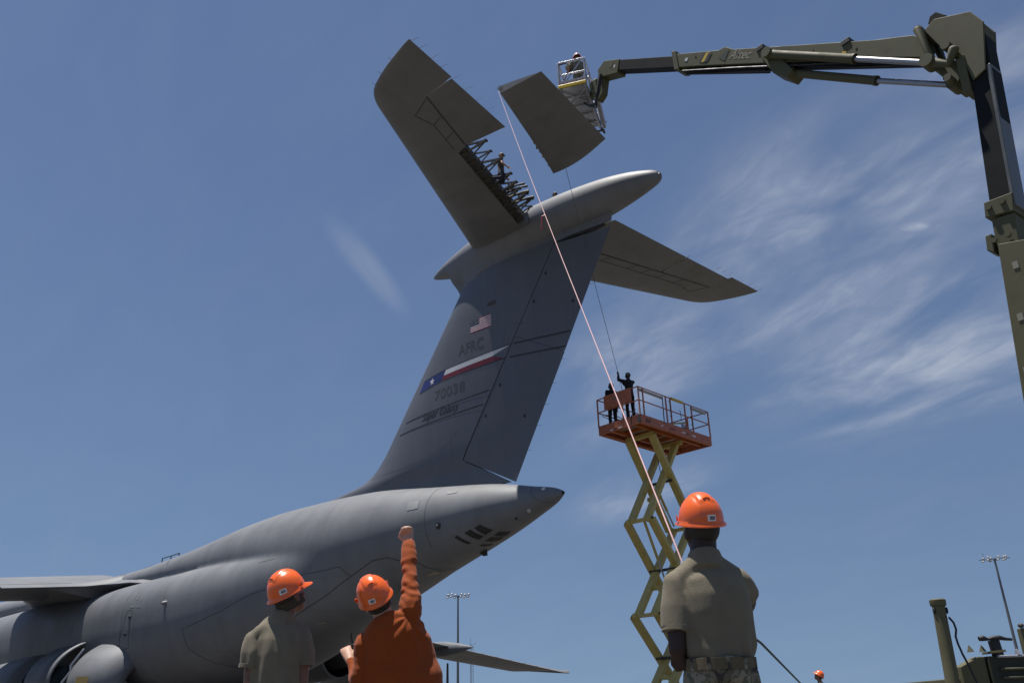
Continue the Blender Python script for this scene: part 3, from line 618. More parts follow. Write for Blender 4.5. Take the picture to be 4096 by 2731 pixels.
# main gear fairings -----------------------------------------------------------
def pod_ring(a,bw,zt,zb,sg,n=24,b0=2.6):
    zc=zb+(zt-zb)*.42; return [Vector((a,sg*(b0+(bw-b0)*math.cos(t)),zc+((zt-zc) if t>0 else (zc-zb))*math.sin(t))) for t in [-math.pi/2+math.pi*k/n for k in range(n+1)]]
def pods(sg):
    segs=[('gear_fairing',[(24.5,3.9,3.4,1.5),(24.55,4.25,3.65,1.4),(24.65,4.55,3.85,1.3),(24.85,4.85,4.1,1.15),(25.15,5.1,4.27,1.05),(25.6,5.28,4.4,1.0),(26.2,5.37,4.47,.95),(26.7,5.4,4.5,.95)]),
          ('gear_door',[(28.2,5.58,4.68,1.2),(29.2,5.55,4.66,1.2),(31.0,5.5,4.6,1.2)]),
          ('gear_fairing',[(31.8,5.4,4.45,.95),(34,5.4,4.45,.95),(38,5.2,4.3,1.0),(41,4.5,3.8,1.3),(43,3.6,3.0,1.7)])]
    for nm,sec in segs:
        o=MB().loft([pod_ring(a,bw,zt,zb,sg) for a,bw,zt,zb in sec],cap=False,closed=False).build(nm,M_body,AIR,smooth=50)
        m=o.modifiers.new('thick','SOLIDIFY'); m.thickness=0.10; m.offset=-1
    MB().loft([pod_ring(a,4.55,4.0,1.0,sg) for a in (26.4,29,31.9)],cap=True,closed=False).build('gear_bay',M_black,AIR)
    for i,(a,b,z) in enumerate(((27.35,4.9,3.3),(27.5,5.1,2.6),(27.1,4.95,2.9))):
        MB().path([Vector((a,sg*b,z-.9)),Vector((a+.1,sg*(b+.1),z)),Vector((a-.05,sg*(b-.3),z+.7))],.06,8).build('gear_strut',M_alu,AIR,smooth=40)
    # four-wheel bogies
    for a in (26.0,29.4,33.0,36.8):
        s=MB().tube((a,sg*3.2,.9),(a,sg*3.2,2.6),.22,n=14).build('gear_leg',M_alu,AIR,smooth=40)
        for da in (-.75,.75):
            for db in (-.45,.45): 
                y=sg*3.2+db; MB().ell([((a+da,y-.19,.62),.50,.50),((a+da,y-.13,.62),.61,.61),((a+da,y+.13,.62),.61,.61),((a+da,y+.19,.62),.50,.50)],26,up=(0,0,1)).build('wheel',M_black,AIR,smooth=35)
        MB().tube((a-.75,sg*3.2,.62),(a+.75,sg*3.2,.62),.12,n=10).build('bogie_beam',M_alu,AIR)
    return
pods(1); pods(-1)
for dy in (-.5,.5): MB().ell([((58,dy-.2,.62),.50,.50),((58,dy-.13,.62),.61,.61),((58,dy+.13,.62),.61,.61),((58,dy+.2,.62),.50,.50)],26).build('wheel',M_black,AIR,smooth=35)
MB().tube((58,0,.6),(58,0,3),.2,n=12).build('gear_leg',M_alu,AIR,smooth=40)
# blister and amber panel behind the gear bay
o=MB().loft([pod_ring(a,bw,zt,zb,1,20,3.0) for a,bw,zt,zb in ((21.3,3.6,3.0,1.9),(21.9,4.9,3.6,1.7),(22.9,5.42,3.75,1.5))],False,False); 
MB().add([Vector((a,b,z)) for a,b,z in ((25.9,5.36,2.3),(25.2,5.16,2.3),(25.2,5.16,2.75),(25.9,5.36,2.75))],[(0,1,2,3)]).build('amber_panel',mat('amber_panel',(0.40,0.28,0.10),.5),AIR)

# the removed elevator hanging clear of the tail ---------------------------------
EL=empty('removed_elevator',AM@Vector((0,0,0)),2.43296518,label='grey trapezoid elevator panel hanging in the air beside the tail',category='elevator panel')
EO=Vector((-1.80,0.37,0.92))
#EOFF#
el3=lambda a,b,h: st3(a,b,h)+EO
eg=inboard_elevator(1)
elv=slab(eg,lambda a,b:max(.008,shalf(a,b)-.008),el3,'elevator_skin',M_under,EL)
for i in range(7):
    b=1.25+i*0.28; a=sHg(b)
    MB().prism([el3(a,b,-.02),el3(a+.08+.05*(i%2),b+.06,-.03),el3(a+.05,b+.16,-.02),el3(a-.03,b+.2,-.02)],(0,0,.12)).build('hinge_lug',M_under if i%3 else M_yel,EL)
hole=el3(sHg(5.85)-.12,5.92,0); 
MB().ell([(hole+Vector((.05,.05,0)),.07,.07),(hole+Vector((.05,.11,0)),.07,.07)],14).build('lifting_eye',M_steel,EL)
# ------------------------------------------------------------------ articulated boom truck
BT=empty('boom_truck',(9.59,14.21,0),math.atan2(.79272,-.60958),label='olive green truck with articulated boom reaching over the tail',category='boom truck')
BM=Matrix.Translation(BT.location)@Matrix.Rotation(math.atan2(.79272,-.60958),4,'Z'); BI=BM.inverted()
def bl(v): return BI@Vector(v)
def plate(poly,y0,y1): y0*=.74; y1*=.74; return MB().prism([(x,y0,z) for x,z in poly],(0,y1-y0,0))
def bt(mb,name,m,parent=BT,bv=0.015,**k):
    o=mb.build(name,m,parent,**k)
    if bv: bevel(o,bv)
    return o
# upper boom: outer section, dark sleeve, inner section
ub=bt(plate([(0.40,14.05),(0.62,14.33),(1.45,14.83),(5.15,17.34),(5.40,17.62),(5.62,17.66),(7.22,18.70),(7.16,18.16),(6.2,17.53),(1.0,13.98),(0.52,13.62)],-.30,.30),'upper_boom',M_green)
bt(plate([(0.45,13.70),(4.9,16.72),(4.95,16.60),(0.55,13.55)],-.22,.22),'boom_wear_rail',M_boomdk,ub)
bt(plate([(4.3,16.22),(6.9,18.0),(7.0,17.93),(4.4,16.12)],-.16,.16),'boom_cable_tray',M_boomdk,ub)
bt(plate([(7.08,18.72),(7.24,18.82),(7.22,18.10),(7.05,17.99)],-.34,.34),'boom_collar',M_green,ub)
ib=bt(plate([(7.0,18.52),(9.45,20.17),(9.54,19.80),(7.1,18.16)],-.23,.23),'inner_boom_sleeve',M_boomdk)
tipb=bt(plate([(9.40,20.16),(10.08,20.58),(10.42,20.44),(10.40,20.10),(9.55,19.70)],-.25,.25),'boom_tip',M_green)
for sg in (-1,1): MB().tube((9.75,sg*.25,20.12),(9.75,sg*.27,20.12),.11,n=16).build('tip_boss',M_tan,tipb)
# arm from the boom tip down to the basket pivot
bt(plate([(10.18,20.48),(10.45,20.40),(10.62,19.85),(10.78,19.50),(10.60,19.30),(10.35,19.45),(10.22,19.95)],-.16,.16),'basket_arm',M_green)
for k,(o1,o2) in enumerate(((.20,.0),(.24,.07),(.20,-.08))):
    MB().path([(10.25,o1,20.1),(10.35+.05*k,o1+.05,19.5),(10.6,o1,19.15-.08*k),(11.0,o1-.05,19.35),(11.2,o1-.1,19.6)],.035,8).build('hydraulic_hose',M_black,BT,smooth=40)
for k,yy in enumerate((.05,.12,-.06)):
    MB().path([(1.3,yy+.1,14.16-.05*k),(3.2,yy+.1,15.42-.05*k),(5.2,yy+.1,16.78-.05*k),(6.95,yy+.1,17.92-.04*k)],.022,6).build('hydraulic_line',M_black,ub,smooth=40)
for t_ in (.12,.3,.52,.66,.9):
    x_=1.2+5.8*t_; z_=14.45+3.98*t_; MB().box((x_,.226,z_),(.05,.012,.05)).build('boom_fastener',M_dark,ub)
for (x_,z_,sx_,sz_,m_) in ((3.05,15.55,.16,.10,M_white),(6.75,18.15,.10,.10,M_white),(2.2,15.0,.12,.07,M_yel),(9.62,19.98,.09,.11,M_white)): MB().box((x_,.226,z_),(sx_,.008,sz_),Matrix.Rotation(-.6,3,'Y')).build('boom_label',m_,ub)
for (x_,z_) in ((-.12,8.2),(.05,7.2),(.2,6.2)): MB().box((x_+.05,.315,z_),(.10,.012,.14)).build('boom_label',mat('faded_label',(.25,.24,.18),.6),BT)
# lettering, caution mark
vs,fs=text_polys('Altec',1.0,0.25,1.0,0.02); dirx=Vector((-(7.2-.6),0,-(18.5-13.9))).normalized(); upx=Vector((dirx.z,0,-dirx.x)); upx=upx if upx.z>0 else -upx
p0=Vector((5.35,.226,17.14)); MB().add([p0+dirx*v[0]*.36+upx*v[1]*.36 for v in vs],fs).build('maker_name',mat('cream_lettering',(.24,.22,.16),.6),ub)
MB().add([p0+dirx*x+upx*z+Vector((0,.003,0)) for x,z in ((-.42,.05),(-.10,.32),(-.12,-.06))],[(0,1,2)]).build('maker_emblem',mat('dull_dark_green',(.03,.033,.022),.6),ub)
for i,(dx,m) in enumerate(((-1.15,M_black),(-1.05,M_yel),(-.95,M_black))): MB().add([p0+dirx*(dx+a)+upx*z+Vector((0,.004+.001*i,0)) for a,z in ((0,-.08),(.14,-.04),(.20,.24),(.06,.2))],[(0,1,2,3)]).build('caution_mark',m,ub)
for x,z in ((4.35,16.55),(2.1,15.05)): bt(MB().box((x,.0,z+.22),(.22,.5,.14)),'boom_pad',M_black,ub)
# paired lift cylinders
def cyl(a,b,c,y,r):
    o=MB().tube((a[0],y,a[1]),(b[0],y,b[1]),r,n=18).build('lift_cylinder',M_green,BT,smooth=40)
    MB().tube((b[0],y,b[1]),(c[0],y,c[1]),r*.62,n=18).build('cylinder_rod',M_steel,o,smooth=40)
    MB().tube((a[0],y-.16,a[1]),(a[0],y+.16,a[1]),r*1.3,n=16).build('cylinder_pin',M_green,o,smooth=40)
    MB().tube((c[0],y-.17,c[1]),(c[0],y+.17,c[1]),r*1.35,n=16).build('rod_eye',M_green,o,smooth=40)
    MB().ell([(Vector((b[0],y,b[1])).lerp(Vector((a[0],y,a[1])),.03),r*1.12,r*1.12),((b[0],y,b[1]),r*1.12,r*1.12)],18).build('cylinder_gland',M_green,o,smooth=40)
cyl((4.05,16.28),(1.92,14.55),(0.40,13.32),.34,.11); cyl((3.70,15.58),(1.70,13.92),(0.14,12.70),.0,.105)
bt(plate([(4.35,16.45),(3.95,16.42),(3.55,15.45),(3.75,15.35),(4.1,15.75)],-.34,.34),'cylinder_bracket',M_green)
# knuckle links
for y in (.36,-.36):
    MB().ell([((.42,y,14.22),.10,.13),((.38,y,13.75),.065,.10),((.34,y,13.28),.10,.14)],14,up=(0,1,0),round_ends=True).build('knuckle_link',M_green,BT,smooth=40)
    MB().ell([((.34,y,13.28),.09,.11),((.05,y,13.02),.07,.09),((-.12,y,13.28),.09,.12)],14,round_ends=True).build('knuckle_link',M_green,BT,smooth=40)
bt(plate([(.36,13.36),(.02,13.25),(-.15,12.95),(-.12,12.75),(.10,12.55),(.22,12.62)],-.26,.26),'knuckle_yoke',M_green)
for (x,z,r_) in ((.42,14.22,.13),(.34,13.28,.14),(.12,12.68,.12),(-.02,13.45,.14)): MB().tube((x,-.44,z),(x,.44,z),r_*.7,n=18).build('knuckle_pin',M_green,BT,smooth=40)
for y in (.31,-.37):   # head plates of the lower boom (open window between)
    bt(plate([(.36,14.22),(.10,14.35),(-.60,14.00),(-.78,13.58),(-.56,12.5),(-.28,12.4),(-.20,13.05),(.02,13.30),(.10,13.50)],y,y+.06),'knuckle_plate',M_green)
bt(plate([(.28,14.40),(.20,14.56),(.06,14.58),(-.12,14.34),(.05,14.28)],-.24,.24),'cable_guard',M_boomdk)
bt(plate([(-.05,14.28),(-.60,13.96),(-.77,13.55),(-.70,13.2),(-.42,13.5)],-.30,.30),'knuckle_box',M_green)
# lower boom
lb=bt(plate([(-.74,13.50),(-.26,13.05),(-.18,12.0),(.10,9.60),(-.30,9.40),(-.57,11.6)],-.30,.30),'lower_boom_sleeve',M_boomdk)
bt(plate([(-.66,12.6),(-.58,12.6),(-.28,9.4),(-.35,9.4)],-.32,.34),'sleeve_edge',mat('grey_edge',(.10,.11,.11),.4),lb)
bt(plate([(-.26,13.1),(-.08,13.05),(-.04,12.25),(-.20,12.2)],-.2,.40),'boom_side_box',M_green,lb)
bt(plate([(-.36,9.66),(.17,9.70),(.22,9.38),(-.30,9.28)],-.38,.38),'boom_collar',M_green)
for z in (9.55,8.85):
    for x in (-.2,.12): MB().tube((x*.8+(9.6-z)*.1,.27,z),(x*.8+(9.6-z)*.1,.32,z),.055,n=12).build('collar_bolt',M_green,BT,smooth=40)
bt(plate([(-.28,9.26),(.13,9.3),(.18,8.72),(-.22,8.6)],-.34,.34),'boom_wear_block',M_green)
bt(plate([(.18,9.0),(.30,9.0),(.34,8.7),(.22,8.6)],-.1,.42),'collar_bracket',M_green)
bt(plate([(-.36,8.62),(.13,8.74),(.46,5.5),(.50,1.9),(-.20,1.9),(-.12,5.5)],-.42,.42),'lower_boom',M_tan)
bt(MB().tube((.0,0,1.15),(.0,0,2.2),.5,n=28),'turret',M_tan)
bt(plate([(-.5,2.1),(.5,2.1),(.55,3.0),(.3,3.1),(-.4,2.9)],-.45,.45),'turret_bracket',M_tan)

# chassis and visible superstructure (built square to the world, behind the crew)
def bw(mb,name,m,parent=BT,bv=0.012,**k):
    mb.v=[tuple(bl(v)) for v in mb.v]; return bt(mb,name,m,parent,bv,**k)
bw(MB().box((10.6,15.2,.95),(8.2,2.3,.35)),'chassis',M_tan)
# tall outrigger jack with cap, ears and hose
j=bw(MB().ell([((6.36,13.62,0.05),.12,.12),((6.36,13.62,.1),.105,.105),((6.42,13.60,2.16),.092,.092)],24),'outrigger_jack',M_tan,bv=0,smooth=40)
bw(MB().ell([((6.42,13.60,2.15),.112,.112),((6.42,13.60,2.18),.118,.118),((6.42,13.60,2.235),.118,.118),((6.42,13.60,2.25),.10,.10)],24),'jack_cap',M_tan,j,0,smooth=30)
for sx in (-1,1): bw(MB().ball((6.42+sx*.098,13.57,2.08),(.018,.03,.05),8,6),'jack_ear',M_black,j,0,smooth=40)
bw(MB().path([(6.52,13.56,1.98),(6.57,13.55,1.90),(6.585,13.55,1.80),(6.555,13.55,1.70),(6.565,13.55,1.60),(6.60,13.55,1.45),(6.65,13.55,1.30),(6.72,13.55,1.05)],.016,8),'hydraulic_hose',M_black,BT,0,smooth=40)
bw(MB().box((6.5,13.75,.8),(.3,.5,.3)),'outrigger_beam',M_tan)
bd=bw(MB().prism([(6.72,13.95,.95),(6.72,13.95,1.29),(7.02,13.95,1.43),(7.12,13.95,1.43),(7.12,13.95,.95)],(0,.22,0)),'equipment_box',M_tan)
bw(MB().box((9.65,14.15,1.19),(5.0,.5,.48)),'equipment_bed',mat('dark_olive',(.03,.031,.02),.7,var=.3,scale=5))
bw(MB().ell([((7.25,13.9,1.47),.36,.05),((7.25,13.9,1.50),.36,.05)],8),'bed_plate',M_tan,BT,0)
for x in (6.95,7.14): bw(MB().ell([((x,14.0,1.50),.055,.055),((x-.008,14.0,1.60),.006,.006)],8),'bed_lug',M_green,BT,0)
st=bw(MB().tube((7.36,14.0,1.42),(7.34,14.0,1.66),.085,n=20),'exhaust_stack',M_black,BT,0,smooth=40)
bw(MB().ell([((7.10,13.95,1.685),.035,.035),((7.16,13.95,1.695),.05,.045),((7.24,13.95,1.675),.02,.02),((7.29,13.95,1.69),.055,.035),((7.42,13.95,1.695),.06,.035),((7.50,13.95,1.675),.03,.025),((7.60,13.95,1.665),.025,.02)],14),'rain_cap',M_black,st,0,smooth=40)
for z,yy in ((1.42,13.88),(1.24,13.86),(1.12,13.85)): bw(MB().tube((7.28,yy,z),(10.5,yy,z),.02,n=10),'side_rail',M_alu if z>1.3 else M_primer,BT,0,smooth=40)
bw(MB().ell([((7.62,13.9,1.45),.05,.05),((7.60,13.9,1.52),.02,.02)],10),'antenna_foot',M_alu,BT,0)
bw(MB().box((7.80,13.95,1.60),(.07,.2,.45)),'control_pedestal',M_tan); bw(MB().ball((7.765,13.9,1.86),(.045,.05,.035),10,6),'control_knob',M_dark,BT,0)
for x in (7.6,12.2,13.5):
    for y in (14.25,16.15):
        o=MB().ell([((x,y-.16,.52),.42,.42),((x,y-.11,.52),.52,.52),((x,y+.11,.52),.52,.52),((x,y+.16,.52),.42,.42)],26); bw(o,'wheel',M_black,BT,0,smooth=35)
bw(MB().prism([(13.0,14.1,1.1),(15.0,14.1,1.1),(15.0,14.1,1.9),(14.5,14.1,2.7),(13.0,14.1,2.7)],(0,2.2,0)),'cab',M_tan)

# basket --------------------------------------------------------------------
F=Vector((1.80,22.62,19.88)); WD=Vector((.957,-.29,0)).normalized(); DD=Vector((.29,.957,0)).normalized(); ZZ=Vector((0,0,1)); BWd,BD,BH=.90,2.35,1.08
def bk(x,y,z): return bl(F+WD*x+DD*y+ZZ*z)
bask=bt(MB().prism([bk(0,0,.0),bk(BWd,0,.0),bk(BWd,BD,.0),bk(0,BD,.0)],(0,0,.04)),'basket_floor',M_alu,bv=0)
def bar(p,q,w_=.05,name='basket_rail',m=M_alu): bt(MB().beam(bk(*p),bk(*q),w_,w_),name,m,bask,0.004)
for x in (0,BWd):
    for y in (0,BD): bar((x,y,-.02),(x,y,BH),.06,'basket_post')
    bar((x,0,BH),(x,BD,BH),.06); bar((x,0,.55),(x,BD,.55)); bar((x,0,.05),(x,BD,.05),.06)
    bar((x,.78,0),(x,.78,BH)); bar((x,1.56,0),(x,1.56,BH)); bar((x,0,.1),(x,.78,1.0),.035); bar((x,1.56,1.0),(x,BD,.1),.035)
for y in (0,BD): bar((0,y,BH),(BWd,y,BH),.06); bar((0,y,.55),(BWd,y,.55))
bar((.15,0,.14),(.78,0,1.02),.035)
for y in (.5,1.0,1.5,2.0): bar((0,y,-.03),(BWd,y,-.03),.05,'floor_joist')
bar((0,.1,-.05),(BWd,.9,-.05),.04,'floor_brace'); bar((BWd,.1,-.055),(0,1.1,-.055),.04,'floor_brace'); bar((0,1.5,-.055),(BWd,2.2,-.055),.04,'floor_brace')
for x in (.02,BWd-.02): bar((x,0,-.06),(x,BD,-.06),.07,'floor_beam')
pan=bt(MB().prism([bk(-.02,-.035,.10),bk(BWd+.02,-.035,.10),bk(BWd+.02,-.035,.28),bk(-.02,-.035,.28)],tuple(bl(F+DD*.02)-bl(F))),'warning_panel',mat('pale_panel',(.36,.34,.38),.6),bask,0)
vs,fs=text_polys('DO NOT STEP ON RUBBER BUMPER',.1); mx=max(v[0] for v in vs)
MB().add([bk(.02+v[0]/mx*(BWd-.04),-.042,.145+v[1]*1.1) for v in vs],fs).build('warning_text',mat('dark_red_text',(.12,.02,.05),.6),pan)
bt(MB().beam(bk(-.03,-.06,.045),bk(BWd+.03,-.06,.045),.06,.10),'rubber_bumper',mat('yellow_bumper',(.72,.50,.02),.45),bask)
bt(MB().prism([bk(-.03,.0,BH+.02),bk(.30,0,BH+.02),bk(.30,0,BH-.05),bk(-.03,0,BH-.05)],tuple(bl(F+DD*.03)-bl(F))),'black_tape',M_black,bask,0)
bt(MB().box(bk(BWd+.22,.75,.35),(.30,.30,.62)),'rotation_motor',M_green,bask,.08)
bt(MB().beam(bk(BWd,.7,.05),bk(BWd+.55,.45,-.25),.2,.25),'basket_mount',M_green,bask)
bt(MB().beam(bk(BWd+.2,.75,.2),bk(BWd+.15,2.3,-.05),.12,.3),'mount_rail',M_alu,bask)
bt(MB().box(bk(.30,.55,BH+.22),(.24,.26,.22),Matrix.Rotation(.4,3,'Y')),'control_box',M_green,bask,.03)
bt(MB().beam(bk(.32,.5,BH-.05),bk(.30,.55,BH+.15),.08,.08),'control_stand',M_green,bask)
for p,q in (((BWd,BD,-.05),(BWd+.1,BD+.25,-.15)),((BWd-.3,BD+.1,-.12),(BWd+.12,BD+.1,-.12)),((BWd+.05,BD,.15),(BWd+.22,BD,.13))): bt(MB().beam(bk(*p),bk(*q),.06,.05),'basket_hook',M_dark,bask,0)
# jib with slings that carry the elevator
jb=bt(MB().beam(bk(.1,.45,.12),bk(-.55,.25,.16),.16,.16),'jib_socket',M_alu,bask)
bt(MB().beam(bk(-.3,.3,.15),bk(-1.35,-.15,.30),.12,.12),'jib_beam',M_green,bask)
def sling(x,y,z,b):
    p=bk(x,y,z); q=bl(AM@(el3(1.9 if b>4 else 2.5,b,.2))); bt(MB().path([p,p.lerp(q,.5),q],.02,6),'lifting_sling',M_dark,bask,0)
sling(-1.3,-.12,.28,5.2); sling(-1.3,-.12,.28,2.2); sling(-.4,.26,.14,3.0)

# ------------------------------------------------------------------ scissor lift
SLr=math.atan2(.701,.713)
SL=empty('scissor_lift',(5.29,30.46,0),SLr,label='orange platform scissor lift raised high on pale yellow crossed arms',category='scissor lift')
SM=Matrix.Translation(SL.location)@Matrix.Rotation(SLr,4,'Z'); SI=SM.inverted()
LX,LY,Z0,TB=2.16,.95,10.0,.34
def sb(mb,name,m,parent=SL,bv=0.01,**k):
    o=mb.build(name,m,parent,**k)
    if bv: bevel(o,bv)
    return o
plat=sb(MB().box((0,0,Z0+TB-.03),(2*LX-.06,2*LY-.06,.04)),'platform_deck',M_deck,bv=0)
for y in (-LY,LY): sb(MB().box((0,y,Z0+TB/2),(2*LX,.05,TB)),'toe_board',M_jlg,plat)
for x in (-LX,LX): sb(MB().box((x,0,Z0+TB/2),(.05,2*LY-.06,TB)),'toe_board',M_jlg,plat)
for x in (-1.7,-1.1,-.5,.1,.7,1.3,1.8): sb(MB().box((x,0,Z0+TB-.12),(.07,2*LY-.1,.13)),'floor_joist',mat('orange_joist',(.42,.11,.025),.6,var=.2),plat,0)
for y in (-.5,.5): sb(MB().box((0,y,Z0+TB-.22),(2*LX-.1,.10,.12)),'floor_beam',MATS['orange_joist'],plat,0)
for y in (-LY+.06,LY-.06): sb(MB().box((0,y,Z0+.04),(2*LX-.06,.14,.03)),'floor_flange',MATS['orange_joist'],plat,0)
RZ=Z0+TB
def rail_(p,q,r=.022,name='guard_rail',m=M_jlg): sb(MB().tube(p,q,r,n=10),name,m,plat,0,smooth=40)
posts=[(-LX,-LY),(-LX+.25,-LY),(-.55,-LY),(-.28,-LY),(.62,-LY),(1.05,-LY),(LX,-LY),(-LX,-.2),(-LX,LY),(LX,LY),(LX,0),(-.3,LY),(.9,LY)]
for x,y in posts: sb(MB().beam((x,y,RZ-.05),(x,y,RZ+1.02),.045,.045),'rail_post',M_jlg,plat,.005)
for z in (.52,1.02):
    rail_((-LX,-LY,RZ+z),(LX,-LY,RZ+z)); rail_((-LX,LY,RZ+z),(LX,LY,RZ+z)); rail_((LX,-LY,RZ+z),(LX,LY,RZ+z)); rail_((-LX,-LY,RZ+z),(-LX,LY,RZ+z))
cp=sb(MB().box((-LX-.03,-.02,RZ+.80),(.04,1.25,.52)),'front_panel',M_jlg,plat)
sb(MB().tube((-.2,-LY-.0,RZ+1.02),(.5,-LY,RZ+1.02),.05,n=12),'yellow_sleeve',M_yel,plat,0,smooth=40)
for x0,x1 in ((-LX+.08,-.65),(1.12,LX-.1)): sb(MB().beam((x0,-LY+.06,RZ+.95),(x1,-LY+.06,RZ+.95),.06,.09),'folded_rail',M_deck,plat)
sb(MB().beam((.7,-LY+.12,RZ+.30),(LX-.05,LY-.3,RZ+.95),.07,.07),'yellow_bar',M_yel,plat)
sb(MB().box((1.35,-.35,RZ+.25),(.30,.04,.50)),'deck_box',M_alu,plat); sb(MB().ball((1.05,-.55,RZ+.10),(.14,.14,.16),12,8),'deck_bag',M_black,plat,0,smooth=50)
for x,z0_,z1_ in ((-.45,.28,.85),(.15,.25,.62),(.85,.22,.55)): sb(MB().path([(x,-LY-.05,RZ+z0_),(x+.1,-LY-.05,RZ+z0_),(x+.1,-LY-.05,RZ+z1_),(x,-LY-.05,RZ+z1_)],.012,6),'gate_handle',M_black,plat,0)
rail_((-.70,-LY+.03,RZ+.95),(-.72,-LY+.03,RZ-.02),.018,'dark_strut',M_black)
for y in (.15,.35,.55): rail_((-LX+.1,y+.3,RZ+.4),(-.9,y,RZ+.1),.014,'loose_tube',M_black)
def panel_text(t,o0,dx,up,h,m,name,par):
    vs,fs=text_polys(t,1.0,.2,1.0,.03); MB().add([Vector(o0)+Vector(dx)*v[0]*h*1.35+Vector(up)*v[1]*h*1.35 for v in vs],fs).build(name,m,par)
M_jl=mat('black_letter',(.03,.03,.03),.6); M_jlw=mat('grey_letter',(.20,.20,.20),.6)
panel_text('JLG',(-LX-.056,.16,RZ+.78),(0,-1,0),(0,0,1),.15,M_jlw,'maker_letters',cp)
panel_text('JLG',(-LX+.25,-LY-.032,Z0+.10),(1,0,0),(0,0,1),.14,M_jl,'maker_letters',plat)
for x,w_,m in ((-.95,.12,M_white),(.35,.2,M_white),(1.0,.22,M_sticker),(-.3,.35,M_red),(.6,.1,M_black)): MB().box((x,-LY-.028,Z0+.15),(w_,.006,.05)).build('decal',m,plat)
for y,w_,m in ((.35,.14,M_white),(-.05,.16,M_white),(.15,.12,M_black)): MB().box((-LX-.028,y,Z0+.06),(.006,w_,.05)).build('decal',m,plat)
sb(MB().prism([(-LX-.035,-LY+.10,Z0+.03),(-LX-.035,-LY-.05,Z0+.03),(-LX-.035,-LY-.05,Z0+.10),(-LX-.035,-LY+.0,Z0+.30),(-LX-.035,-LY+.05,Z0+.30)],(-.04,0,0)),'corner_bracket',M_dark,plat,0)
MB().path([(-LX-.05,-.8,RZ+.2),(-LX-.06,-.6,RZ-.02),(-LX-.06,-.55,Z0+.05),(-LX+.3,-.5,Z0-.05)],.018,6).build('loose_cable',M_dark,plat)
# scissor arms
lv=[(9.92,-1.02,.68),(6.85,-1.48,.98),(3.72,-1.52,1.0),(1.15,-1.3,.95)]
def arm(x0,z0_,x1,z1_,y): sb(MB().beam((x0,y,z0_),(x1,y,z1_),.15,.27,up=(0,1,0)),'scissor_arm',M_cream,SL,.01)
for i in range(3):
    za,la,ra=lv[i]; zb,lb_,rb=lv[i+1]
    for sg in (-1,1):
        arm(la,za,rb,zb,sg*.53); arm(ra,za,lb_,zb,sg*.35)
    xm=(la+rb)/2+.0; zm=(za+zb)/2
    sb(MB().tube((xm-.1,-.58,zm),(xm-.1,.58,zm),.05,n=14),'pivot_pin',M_dark,SL,0,smooth=40)
    sb(MB().beam((lb_,-.55,zb),(lb_,.55,zb),.10,.12),'cross_tube',M_cream); sb(MB().beam((rb,-.55,zb),(rb,.55,zb),.10,.12),'cross_tube',M_cream)
    for sg in (-1,1):
        for x in (lb_,rb): sb(MB().tube((x,sg*.44-.08,zb),(x,sg*.44+.08,zb),.11,n=16),'arm_knuckle',M_cream,SL,0,smooth=40); sb(MB().tube((x,sg*.56,zb),(x,sg*.60,zb),.06,n=12),'pin_head',M_dark,SL,0,smooth=40)
    sb(MB().beam((xm-.45,-.3,zm-.62),(xm-.45,.3,zm-.62),.1,.14),'cross_plate',M_cream)
sb(MB().beam((-1.02,-.62,9.94),(-1.02,.62,9.94),.12,.16),'cross_tube',M_cream); sb(MB().beam((.68,-.62,9.94),(.68,.62,9.94),.12,.16),'cross_tube',M_cream)
for p,q,s_ in (((-.35,0,8.25),(.55,0,6.9),1),((-1.2,0,6.9),(-.2,0,4.75),1),((-1.1,0,3.8),(.3,0,2.2),1)):
    o=sb(MB().tube(p,Vector(p).lerp(Vector(q),.62),.05,n=14),'scissor_cylinder',M_cream,SL,0,smooth=40); MB().tube(Vector(p).lerp(Vector(q),.6),q,.032,n=12).build('cylinder_rod',M_alu,o,smooth=40)
MB().path([(-.4,-.2,9.9),(-.15,-.1,9.0),(.1,0,8.4)],.012,6).build('power_cable',M_black,SL)
sb(MB().box((0,0,.72),(3.6,1.5,.55)),'lift_chassis',M_jlg)
sb(MB().box((0,0,1.05),(3.4,1.2,.16)),'base_frame',M_cream)
for x in (-1.35,1.35):
    for y in (-.85,.85): sb(MB().ell([((x,y-.16,.45),.36,.36),((x,y-.1,.45),.45,.45),((x,y+.1,.45),.45,.45),((x,y+.16,.45),.36,.36)],24),'wheel',M_black,SL,0,smooth=35)

